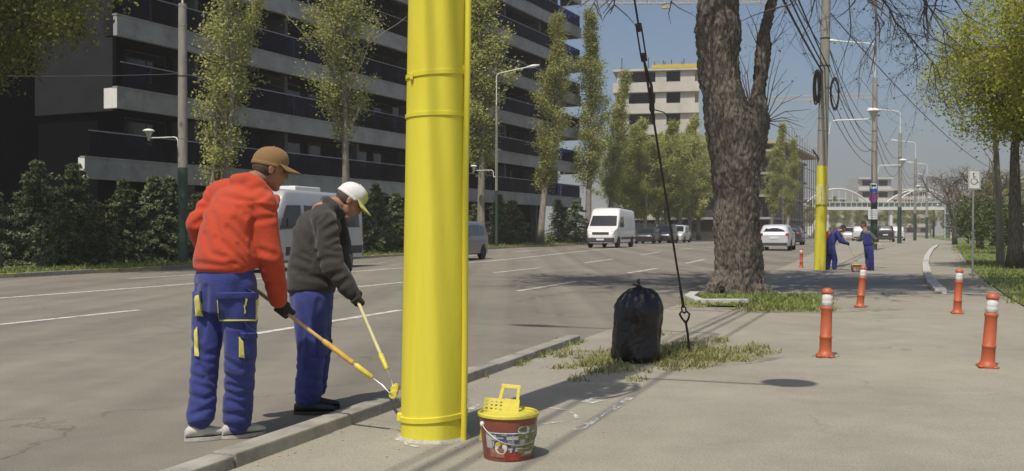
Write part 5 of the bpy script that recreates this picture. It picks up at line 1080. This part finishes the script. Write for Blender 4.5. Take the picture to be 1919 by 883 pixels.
M_SILV = paint('silver_paint', (.50, .50, .50), .25); M_VANW = paint('van_white', (.74, .73, .71), 0, .4); M_GREYP = paint('grey_paint', (.2, .2, .215), .3); M_SILC = paint('pale_silver_paint', (.6, .61, .63), .2); M_NAVY = paint('dark_blue_paint', (.02, .024, .04)); M_DKP = paint('dark_grey_paint', (.03, .032, .035)); M_REDP = paint('light_grey_paint', (.55, .55, .54))
vehicle('minibus', st(32.7, 18.6), -RD, SPR, 'silver minibus passing behind the two workers', 'minibus', M_SILV)
vehicle('van', far(1165, 70.5), -RD, TRA, 'white high roofed panel van driving on the far lanes', 'van', M_VANW)
vehicle('car', far(886, 46.2), -RD, MPV, 'grey car half hidden by the thick yellow pole', 'car', M_GREYP, 'cars in the street')
vehicle('car', far(1451, 56.5), RD, EST, 'silver estate car driving away past the big tree', 'car', M_SILC, 'cars in the street')
vehicle('car', far(1481, 80), RD, EST, 'dark car ahead of the silver estate car', 'car', M_NAVY, 'cars in the street')
cross = V((RN.x, RN.y, 0))
for u, Z, mt, hd, lb in ((1225, 93, M_DKP, -RD, 'dark car parked beside the construction site hoarding'), (1256, 97, M_DKP, -RD, 'second dark car parked beside the hoarding'), (1280, 101, M_REDP, -RD, 'pale car parked beyond two dark cars by hoarding'), (1612, 118, M_REDP, RD, 'pale car parked between the two blue overalled workers'), (1660, 105, M_DKP, RD, 'dark car parked to the right of the bareheaded worker'), (1682, 120, M_REDP, RD, 'pale distant car by the green footed pole'), (1592, 140, M_REDP, -RD, 'distant pale car near the footbridge stairs')):
    vehicle('car', far(u, Z, .0), hd, EST if u % 2 else MPV, lb, 'car', mt, 'cars in the street')
# ------------------------------------------------------------ apartment block
AB = math.atan(890 / FPX); BD = V((math.sin(AB), math.cos(AB), 0)); BN = V((math.cos(AB), -math.sin(AB), 0))   # along the facade; towards the street
BO = V((-16.7, 42.9, 0)); UL, UW = 54.2, 49.6         # slab length, wall length
M_FAS = pbr('balcony_fascia', (.33, .33, .335), .85, .15, .8, dirt=((.2, .2, .21), 1.2)); M_RETDARK = pbr('darkened_return', (.02, .02, .024), .7, .25, 1.2, spec=.05); M_SOFF = pbr('soffit', (.1, .1, .1), .9); M_BACK = pbr('dark_facade', (.006, .006, .007), .8, .2, spec=.03)
M_PART = pbr('partition_render', (.12, .12, .125), .9, .1); M_BGLASS = tinted_glass('blue_balustrade_glass', (.20, .21, .42), .14, (.02, .022, .05)); M_WGL = paint('window_glass', (.01, .011, .014), 0, .08); M_BRIGHT = pbr('sunlit_end_curtain_white', (.72, .71, .68), .8, .05); M_ALU = pbr('aluminium_rail', (.35, .35, .37), .4, .1, metal=.6)
ab = thing('apartment_block', BO, 'long dark apartment block with grey balcony bands and blue glass balustrades', 'building'); AX = (BD, -BN, V((0, 0, 1)))
bx = lambda m, u0, u1, w0, w1, z0, z1: m.box(BD * ((u0 + u1) / 2) - BN * ((w0 + w1) / 2) + V((0, 0, (z0 + z1) / 2)), (u1 - u0, w1 - w0, z1 - z0), AX)
FL = [4.3 + 3.07 * i for i in range(9)]; BAY = 6.8; PU = [5.4 + BAY * i for i in range(-1, 8)]
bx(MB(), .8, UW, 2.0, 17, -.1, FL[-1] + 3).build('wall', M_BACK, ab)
bx(MB(), .4, UW + .0, 1.75, 1.995, FL[-1] + 1.2, FL[-1] + 3.2).build('roof_parapet', M_FAS, ab)
m = MB(); bx(m, .6, .79, .9, 6.2, 6.5, 12.6); m.build('end_panel', pbr('dark_grey_panel', (.03, .03, .035), .8, .15, 1, spec=.05), ab)  # dark grey part of the end wall
m = MB(); bx(m, .55, .79, 6.4, 16.9, -.1, 30); m.build('end_wall_face', pbr('near_black_wall', (.008, .008, .01), .8, .2, 2, spec=.03), ab)  # rest of the end wall, near black
for i, z in enumerate(FL):
    u0 = 0 if i else -1.7
    sl = bx(MB(), u0, UL, 0, .22, z - .86, z).build('balcony_fascia', M_FAS, ab)
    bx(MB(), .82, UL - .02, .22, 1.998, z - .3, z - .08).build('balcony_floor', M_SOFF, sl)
    bx(MB(), u0 - .012, u0 + .2, .222, .75 if i else .36, z - .86, z).build('fascia_return', M_RETDARK if i > 1 else M_BRIGHT, sl)  # sunlight painted white on lower returns; upper ones darkened against the sun
    if i < 2: bx(MB(), u0 - .014, u0 - .002, .0, .22, z - .86, z).build('fascia_end', M_BRIGHT, sl)  # sunlit slab end put in as white colour
    bx(MB(), u0 - .03, UL + .03, -.03, .25, z + .002, z + .06).build('coping', M_FAS, sl)
    bx(MB(), UL - .22, UL, .222, 1.99, z - .86, z).build('fascia_return', M_FAS, sl)
    # glass balustrade, one pane per half bay, with a rail
    edges = [u0 + .3] + [p for p in [PU[0] + BAY / 2 * k for k in range(0, 18)] if u0 + .5 < p < UL - .5] + [UL - .1]
    for a, b in zip(edges, edges[1:]): bx(MB(), a + .03, b - .03, .1, .112, z + .06, z + 1.12).build('balustrade_pane', M_BGLASS, ab)
    bx(MB(), UL - .112, UL - .1, .15, 1.9, z + .06, z + 1.12).build('balustrade_pane', M_BGLASS, ab)
    bx(MB(), u0 + .3, UL - .1, .085, .127, z + 1.121, z + 1.16).build('hand_rail', M_ALU, ab)
    for p in PU:
        if p < 1 or p > UW: continue
        bx(MB(), p - .12, p + .12, .6, 1.997, z - .0, z + 2.2).build('partition_wall', M_PART, ab)
    for k, p in enumerate(PU[:-1]):
        for a, b in ((p + .5, p + 3.0), (p + 3.7, p + 6.2)):
            if a < 1 or b > UW: continue
            wn = bx(MB(), a, b, 1.93, 1.994, z + .05, z + 2.15).build('window', M_TRIM, ab)
            bx(MB(), a + .07, (a + b) / 2 - .04, 1.915, 1.929, z + .12, z + 2.08).build('pane', M_WGL, wn); bx(MB(), (a + b) / 2 + .04, b - .07, 1.915, 1.929, z + .12, z + 2.08).build('pane', M_WGL, wn)
for i, u_, in ((1, 14.2), (2, 9.6), (2, 30.3), (3, 17.0), (3, 36.5), (4, 23.8), (5, 37.2), (5, 30.6), (6, 44.0), (1, 37.4)):
    bx(MB(), u_, u_ + .85, 1.5, 1.85, FL[i] + .1, FL[i] + .75).build('air_conditioner', M_WHITE, ab, bevel=.03)
for i, u_, wd_, mt in ((1, 7.5, 1.6, M_PART), (2, 18.5, 2.2, M_BRIGHT), (3, 27, 1.8, M_PART), (4, 40, 2.0, M_BRIGHT), (5, 34, 1.6, M_PART), (3, 44.5, 1.8, M_BRIGHT), (1, 25, 1.7, M_BRIGHT)):
    bx(MB(), u_, u_ + wd_, 1.86, 1.912, FL[i] + .15, FL[i] + 2.05).build('curtain', mt, ab)
for p in PU[1:]:
    bx(MB(), p - .2, p + .2, .9, 1.4, 0, FL[0] - .31).build('ground_column', M_PART, ab)
bx(MB(), UW - .25, UW + .0, .4, 1.99, FL[0], FL[-1] - .31).build('corner_pier', M_PART, ab)
# dark neighbour on the left
nb = thing('dark_building', V((-24.5, 38, 0)), 'near black building at the edge beside apartment block', 'building')
m = MB(); m.box((-4, 6, 8), (11, 14, 16), (BN, BD, V((0, 0, 1)))); m.build('wall', pbr('black_render', (.006, .006, .008), .85, .2, spec=.03), nb)
for k in range(5):
    m = MB(); m.box(V((-4, 6, 2 + 3 * k)) - BD * 7.02, (9, .06, 1.6), (BN, BD, V((0, 0, 1)))); m.build('window', M_WGL, nb)
# yellow gas pipe and grey meter box among the shrubs
gp = thing('gas_pipe', far(160, 38.6, .05), 'yellow gas pipe arch standing among the spruce shrubs', 'gas pipe'); MB().tube([V((0, 0, 0)), V((0, 0, 1.95)), V((.05, 0, 2.02)), V((.75, 0, 2.02)), V((.8, 0, 1.95)), V((.8, 0, 0))], .035, 8).build('pipe', pbr('dull_yellow_pipe', (.2, .145, .025), .6, .2), gp, True)
mb_ = thing('meter_box', far(195, 38.5, .05), 'small grey meter box by the gas pipe', 'meter box'); m = MB(); m.box((0, 0, .85), (.28, .2, .55)); m.build('box', M_STEEL, mb_, bevel=.02); m = MB(); m.bar((0, 0, 0), (0, 0, .57), .06, .06); m.build('post', M_STEEL, mb_); m = MB(); m.box((0, -.11, .87), (.22, .012, .44)); m.build('door', M_ALU, mb_)
# ------------------------------------------------------------ pale concrete block under construction
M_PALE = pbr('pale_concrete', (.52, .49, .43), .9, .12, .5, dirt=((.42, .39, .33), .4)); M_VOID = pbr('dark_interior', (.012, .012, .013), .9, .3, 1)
def frame_block(name, o, ax, wide, deep, floors, fh, label, yellow=True, cols=None):
    root = thing(name, o, label, 'building'); A_ = (ax, V((-ax.y, ax.x, 0)), V((0, 0, 1)))
    B = lambda x0, x1, y0, y1, z0, z1: MB().box(A_[0] * ((x0 + x1) / 2) + A_[1] * ((y0 + y1) / 2) + V((0, 0, (z0 + z1) / 2)), (x1 - x0, y1 - y0, z1 - z0), A_)
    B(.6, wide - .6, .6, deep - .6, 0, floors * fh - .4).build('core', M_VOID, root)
    for f in range(floors + 1):
        z = f * fh; B(-.6, wide + .6, -.6, deep + .6, z - .3, z).build('floor_slab', M_PALE, root)
        if f == floors: break
        up = f >= 3
        B(-.58, wide + .58, -.58, -.4, z + .002, z + (1.15 if up else .5)).build('parapet', M_PALE, root); B(wide + .4, wide + .58, -.39, deep, z + .002, z + (1.15 if up else .5)).build('parapet', M_PALE, root)
        for x0, x1 in (cols or ((0, 1.9), (5.4, 6.1), (8.3, 10.2), (12.6, wide))):
            B(x0, x1, -.1, .595, z + .004, z + fh - .302).build('wall_panel', M_PALE, root)
        for y0 in np.arange(3, deep, 5): B(wide - .5, wide + .1, y0, y0 + 1.4, z + .004, z + fh - .302).build('wall_panel', M_PALE, root)
    zt = floors * fh
    if yellow:
        B(wide * .45, wide + .5, -.62, -.52, zt + .003, zt + .55).build('yellow_edge_board', pbr('yellow_shuttering', (.58, .43, .05), .7, .15, 2), root)
        B(wide * .45, wide * .62, -.5, 3, zt + .003, zt + .5).build('formwork', M_PALE, root)
    for k in range(9): x = random.uniform(0, wide); B(x, x + .12, 1, 1.12, zt, zt + random.uniform(1, 2)).build('starter_bar', M_DSTEEL, root)
    return root
frame_block('concrete_block', far(1157, 150, 0), (V((math.cos(R(10)), -math.sin(R(10)), 0))), 11.3, 16, 8, 3.12, 'pale concrete block under construction with yellow roof edge', cols=((0, 1.7), (5.6, 7.2), (9.2, 11.3)))
# scaffolded building down the street
sb = thing('scaffolded_building', far(1513, 170, 0), 'unfinished building with scaffolding and timber roof edge', 'building'); D_ = -V((math.sin(R(24)), math.cos(R(24)), 0)); N_ = V((-D_.y, D_.x, 0)); N_ = N_ if N_.x > 0 else -N_; A_ = (D_, N_, V((0, 0, 1)))
B = lambda x0, x1, y0, y1, z0, z1: MB().box(D_ * ((x0 + x1) / 2) - N_ * ((y0 + y1) / 2) + V((0, 0, (z0 + z1) / 2)), (x1 - x0, y1 - y0, z1 - z0), A_)
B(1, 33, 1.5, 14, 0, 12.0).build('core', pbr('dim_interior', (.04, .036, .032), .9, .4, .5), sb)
for f in range(4):
    z = 3.1 * (f + 1) - .3; B(0, 34, 0, 14, z, z + .3).build('floor_slab', pbr('raw_concrete', (.33, .3, .26), .9, .2, 1), sb)
    for k in range(12): B(.4 + k * 2.8, .8 + k * 2.8, .5, .9, z - 2.798, z - .002).build('column', pbr('raw_concrete', (.33, .3, .26)), sb)
B(-1.5, 34, -1.6, 12, 13.2, 13.5).build('timber_deck', pbr('timber_formwork', (.42, .3, .13), .8, .25, 2), sb)
for k in range(14):
    x = -1.2 + k * 2.6; B(x, x + .1, -1.3, -1.2, 0, 15.2 + random.uniform(-.6, 1)).build('scaffold_pole', pbr('scaffold_steel', (.2, .17, .14), .6, .3), sb)
for z in (2, 5, 8, 11, 14): B(-1.3, 33, -1.31, -1.25, z, z + .09).build('scaffold_rail', pbr('scaffold_steel', (.2, .17, .14)), sb)
# site hoarding
hd = thing('site_hoarding', far(1195, 118, 0), 'grey hoarding panels in front of the pale construction site', 'fence')
for k in range(17):
    m = MB(); m.box(RD * (k * 2.6) + V((0, 0, 1.05)), (2.55, .05, 2.1), (RD, RN, V((0, 0, 1)))); m.build('panel', pbr('hoarding_sheet', (.36, .36, .36), .7, .15, .6), hd)
    m = MB(); m.bar(RD * (k * 2.6 - 1.3), RD * (k * 2.6 - 1.3) + V((0, 0, 2.2)), .08, .08); m.build('post', M_STEEL, hd)
# ------------------------------------------------------------ footbridge with white arches
ZB = 185; fb = thing('footbridge', far(1548, ZB), 'white footbridge with arched trusses crossing the far street', 'bridge'); E = lambda u, v, dz=0: pt(u, v, ZB + dz) - fb.location
M_BRW = pbr('bridge_white', (.62, .62, .6), .5, .06); M_LGL = tinted_glass('lift_glass', (.6, .66, .66), .35, (.3, .34, .35))
def beam(u0, u1, v0, v1, th, nm='deck_beam', mt=M_BRW, dz=0):
    a, b = E(u0, v0, dz), E(u1, v1, dz); m = MB(); c = (V((a.x, a.y, 0)) + V((b.x, b.y, 0))) / 2; m.box((c.x, c.y + th / 2, (a.z + b.z) / 2), (abs(b.x - a.x), th, abs(a.z - b.z))); return m.build(nm, mt, fb)
beam(1545, 1790, 388, 393.5, 3); beam(1545, 1790, 379.5, 387.8, .1, 'railing_panel', M_LGL, .3)
for k in range(25): beam(1545 + k * 10.1, 1545.8 + k * 10.1, 379, 387.9, .12, 'railing_post')
beam(1545, 1790, 378.2, 379.4, .15, 'hand_rail')
for u0, u1, tp_, dz in ((1505, 1635, 354, 1), (1675, 1785, 355, 1), (1655, 1775, 357, 5)):
    m = MB(); pts = [E(u0 + (u1 - u0) * f, 386 - (386 - tp_) * 4 * f * (1 - f), dz) for f in np.linspace(0, 1, 22)]; m.tube(pts, .15, 8)
    for k in range(3, 19, 2): m.tube([pts[k], V((pts[k].x, pts[k].y, E(1600, 388).z))], .06, 5)
    m.build('arch', M_BRW, fb, True)
for u in (1548, 1668, 1786): beam(u, u + 5, 393.6, 446, .9, 'pier', M_BRW, .5)
m = MB(); a, b = E(1546, 386), E(1516, 442); m.bar(a, b, 1.6, .35); m.build('stair_flight', M_BRW, fb)
m = MB(); m.bar(a + V((0, -.8, 1.1)), b + V((0, -.8, 1.1)), .1, .1); m.build('stair_rail', M_BRW, fb); beam(1514, 1538, 424, 446, 1.5, 'stair_base', M_BRW)
lt = thing('lift_tower', far(1790, 165), 'glazed lift tower at the right end of the footbridge', 'lift tower'); 
m = MB(); m.box((0, 0, 3.0), (2.2, 2.2, 6)); m.build('glass_shaft', M_LGL, lt)
for sx in (-1, 1):
    for sy in (-1, 1): m = MB(); m.box((sx * 1.14, sy * 1.14, 3.1), (.16, .16, 6.2)); m.build('post', M_BRW, lt)
for z in (2, 4, 6.1): m = MB(); m.box((0, 0, z), (2.44, 2.44, .14)); m.build('frame_ring', M_BRW, lt)
# far buildings closing the view
for u, Z, wd, H, fl, lb in ((1640, 280, 9, 16, 5, 'white balconied block rising behind the footbridge'), (1682, 330, 22, 15, 5, 'distant beige block behind the footbridge'), (1585, 360, 30, 13, 4, 'low distant pale block behind left bridge arch')):
    r_ = thing('far_building', far(u, Z), lb, 'building', 'buildings closing the street'); mt = pbr('far_wall%d' % u, ((.6, .6, .58), (.42, .38, .32), (.5, .48, .45))[0 if u == 1650 else (1 if u == 1682 else 2)], .9)
    m = MB(); m.box((0, 5, H / 2), (wd, 10, H)); m.build('wall', mt, r_); hh = H / fl
    for f in range(fl):
        n = int(wd / 4)
        for k in range(n): m = MB(); m.box((-wd / 2 + (k + .5) * wd / n, -.03, f * hh + hh * .55), (wd / n * .55, .1, hh * .45)); m.build('window', M_VOID, r_)
        m = MB(); m.box((0, -.5, f * hh + hh * .95), (wd + .6, 1.0, .5)); m.build('balcony_band', mt, r_)
# ------------------------------------------------------------ tower cranes
def crane(uv0, uv1, Z, mast_u, label):
    a, b = pt(*uv0, Z), pt(*uv1, Z * 1.03); base = far(mast_u, Z * 1.015); o = thing('tower_crane', V((base.x, base.y, 0)), label, 'crane', 'tower cranes'); O_ = V((base.x, base.y, 0)); mt = pbr('crane_paint', (.5, .44, .36), .6, .1); m = MB(); n = 26
    pts = [a.lerp(b, k / n) - O_ for k in range(n + 1)]; up = V((0, 0, Z * .0046)); w_ = V((0, 1.2, 0))
    for off in (w_ * -.5, w_ * .5): m.tube([p + off for p in (pts[0], pts[-1])], .09, 4)
    m.tube([p + up for p in (pts[0], pts[-1])], .1, 4)
    for k in range(n):
        q = pts[k].lerp(pts[k + 1], .5) + up
        for off in (w_ * -.5, w_ * .5): m.tube([pts[k] + off, q], .05, 3); m.tube([q, pts[k + 1] + off], .05, 3)
    m.build('jib', mt, o); m = MB(); m.box(a.lerp(b, .5) - O_ + V((0, 0, -.5)), (1.5, 1, .9)); m.build('trolley', mt, o)
    m = MB(); top = a.lerp(b, (mast_u - uv0[0]) / (uv1[0] - uv0[0])) - O_
    for sx in (-.8, .8):
        for sy in (-.8, .8): m.tube([V((sx, sy, 0)), V((sx, sy, top.z + 1))], .1, 4)
    for k in range(int(top.z / 2)): m.tube([V((-.8, -.8, k * 2)), V((.8, -.8, k * 2 + 2))], .06, 3); m.tube([V((.8, -.8, k * 2)), V((.8, .8, k * 2 + 2))], .06, 3)
    m.build('mast', mt, o)
crane((1050, 8), (1440, 6), 190, 1335, 'tower crane whose pale jib crosses the top of the sky')
crane((1400, 192), (1640, 184), 330, 1410, 'distant tower crane with low faint jib behind concrete pole')
# ------------------------------------------------------------ signs
M_SIGNW = pbr('sign_white', (.66, .66, .64), .5, .06, 5); M_SIGNK = pbr('sign_black', (.02, .02, .02), .5, .1); M_SIGNB = pbr('sign_blue', (.03, .08, .33), .45, .1); M_SIGNR = pbr('sign_red', (.42, .03, .03), .45, .1)
SP_ = gnd(1823, 519); ds = thing('parking_sign', SP_, 'disabled parking sign on thin grey post at the verge edge', 'sign'); ZS = SP_.y; k = ZS / FPX
MB().tube([V((0, 0, -.05)), V((.02, 0, (519 - 318) * k))], .028, 10).build('post', M_STEEL, ds, True)
c = V((.03, -.04, (519 - 336.5) * k)); w_, h_ = 23 * k, 37 * k
MB().box(c, (w_, .006, h_)).build('plate', M_SIGNW, ds); m = MB(); t_ = .018
for sx in (-1, 1): m.box(c + V((sx * (w_ / 2 - .02), -.0045, 0)), (t_ * .6, .003, h_ - .04))
for sz in (-1, 1): m.box(c + V((0, -.0045, sz * (h_ / 2 - .02))), (w_ - .04, .003, t_ * .6))
m.build('plate_border', M_SIGNK, ds)
def ribbon(m, pts, wd, y):
    pts = [V((p[0], y, p[1])) for p in pts]
    for i, p in enumerate(pts):
        d = (pts[min(i + 1, len(pts) - 1)] - pts[max(0, i - 1)]).normalized(); nn = V((-d.z, 0, d.x)) * wd / 2; m.v += [tuple(p - nn), tuple(p + nn)]
    o = len(m.v) - 2 * len(pts); m.f += [(o + 2 * i, o + 2 * i + 1, o + 2 * i + 3, o + 2 * i + 2) for i in range(len(pts) - 1)]
s = w_ / 2 * 1.05; m = MB(); y = c.y - .005; X = lambda a, b: (c.x + a * s, c.z + b * s)
m.v += [(c.x + (-.12 + .13 * math.cos(a)) * s, y, c.z + (.88 + .13 * math.sin(a)) * s) for a in [q * 2 * PI / 14 for q in range(14)]]; m.f.append(tuple(range(14)))
ribbon(m, [X(-.12, .72), X(-.08, .05), X(.36, .02), X(.52, -.52), X(.68, -.46)], .13 * s, y); ribbon(m, [X(-.1, .4), X(.3, .38)], .1 * s, y)
ribbon(m, [X(-.05 + .48 * math.cos(a), -.3 + .48 * math.sin(a)) for a in np.linspace(2.2, 5.9, 20)], .11 * s, y); m.build('wheelchair_symbol', M_SIGNK, ds)
ZS = 58.5; O3 = P3; k = ZS / FPX
def plate(u0, u1, v0, v1, dz=-.3): a, b = pt(u0, v1, ZS + dz), pt(u1, v0, ZS + dz); return V(((a.x + b.x) / 2, ZS + dz, (a.z + b.z) / 2)), b.x - a.x, b.z - a.z
bs = thing('bus_stop_sign', P3 + V((0, -.25, 0)), 'blue bus stop plate with white bus panel on concrete pole', 'sign'); of = bs.location
c, a, b = plate(1630, 1645, 342, 361); MB().box(c - of, (a, .02, b)).build('plate', M_SIGNB, bs); c2, a2, b2 = plate(1631.5, 1643.5, 343.5, 353.5); MB().box(c2 - of + V((0, -.013, 0)), (a2, .006, b2)).build('white_panel', M_SIGNW, bs)
m = MB(); q = c2 - of + V((0, -.018, 0)); m.box(q + V((0, 0, .02)), (a2 * .7, .004, b2 * .35)); m.box(q + V((-a2 * .2, 0, -b2 * .22)), (a2 * .12, .004, b2 * .14)); m.box(q + V((a2 * .2, 0, -b2 * .22)), (a2 * .12, .004, b2 * .14)); m.build('bus_symbol', M_SIGNK, bs)
ns = thing('no_stopping_sign', P3 + V((0, -.25, 0)), 'round blue no stopping sign with red border and cross', 'sign'); c, a, b = plate(1628.5, 1645.5, 363, 380); c = c - of; Dn = (0, -1, 0)
MB().lathe([(a / 2, 0), (a / 2, .015)], c, 28, Dn).build('red_border', M_SIGNR, ns); MB().lathe([(a / 2 * .8, .016), (a / 2 * .8, .02)], c, 28, Dn).build('blue_disc', M_SIGNB, ns)
m = MB()
for sg in (-1, 1): m.bar(c + V((-.33 * a, -.024, -.33 * a * sg)), c + V((.33 * a, -.024, .33 * a * sg)), a * .1, .004, (0, 1, 0))
m.build('red_cross', M_SIGNR, ns)
ts = thing('timetable_plate', P3 + V((0, -.25, 0)), 'white plate with faint print low on bus stop pole', 'sign'); c, a, b = plate(1627.5, 1645, 392, 411); c = c - of; MB().box(c, (a, .02, b)).build('plate', M_SIGNW, ts); m = MB()
for kk in range(4): m.box(c + V((0, -.013, b * (.3 - .2 * kk))), (a * (.75 - .12 * (kk % 2)), .005, b * .06))
m.build('print_lines', pbr('faded_print', (.3, .3, .3), .6), ts)
# ------------------------------------------------------------ thin haze over the whole street
hzm = bpy.data.materials.new('haze_air'); hzm.use_nodes = True; t = hzm.node_tree; t.nodes.clear(); ou = t.nodes.new('ShaderNodeOutputMaterial'); pv = t.nodes.new('ShaderNodeVolumePrincipled')
pv.inputs['Color'].default_value = (1, .96, .92, 1); pv.inputs['Density'].default_value = .0007; pv.inputs['Anisotropy'].default_value = .1; t.links.new(pv.outputs[0], ou.inputs['Volume'])
m = MB(); m.box((400, 1000, 29), (4400, 4400, 62)); hzo = m.build('haze', hzm); tag(hzo, 'thin pale haze in the air over the street', 'haze', kind='stuff')
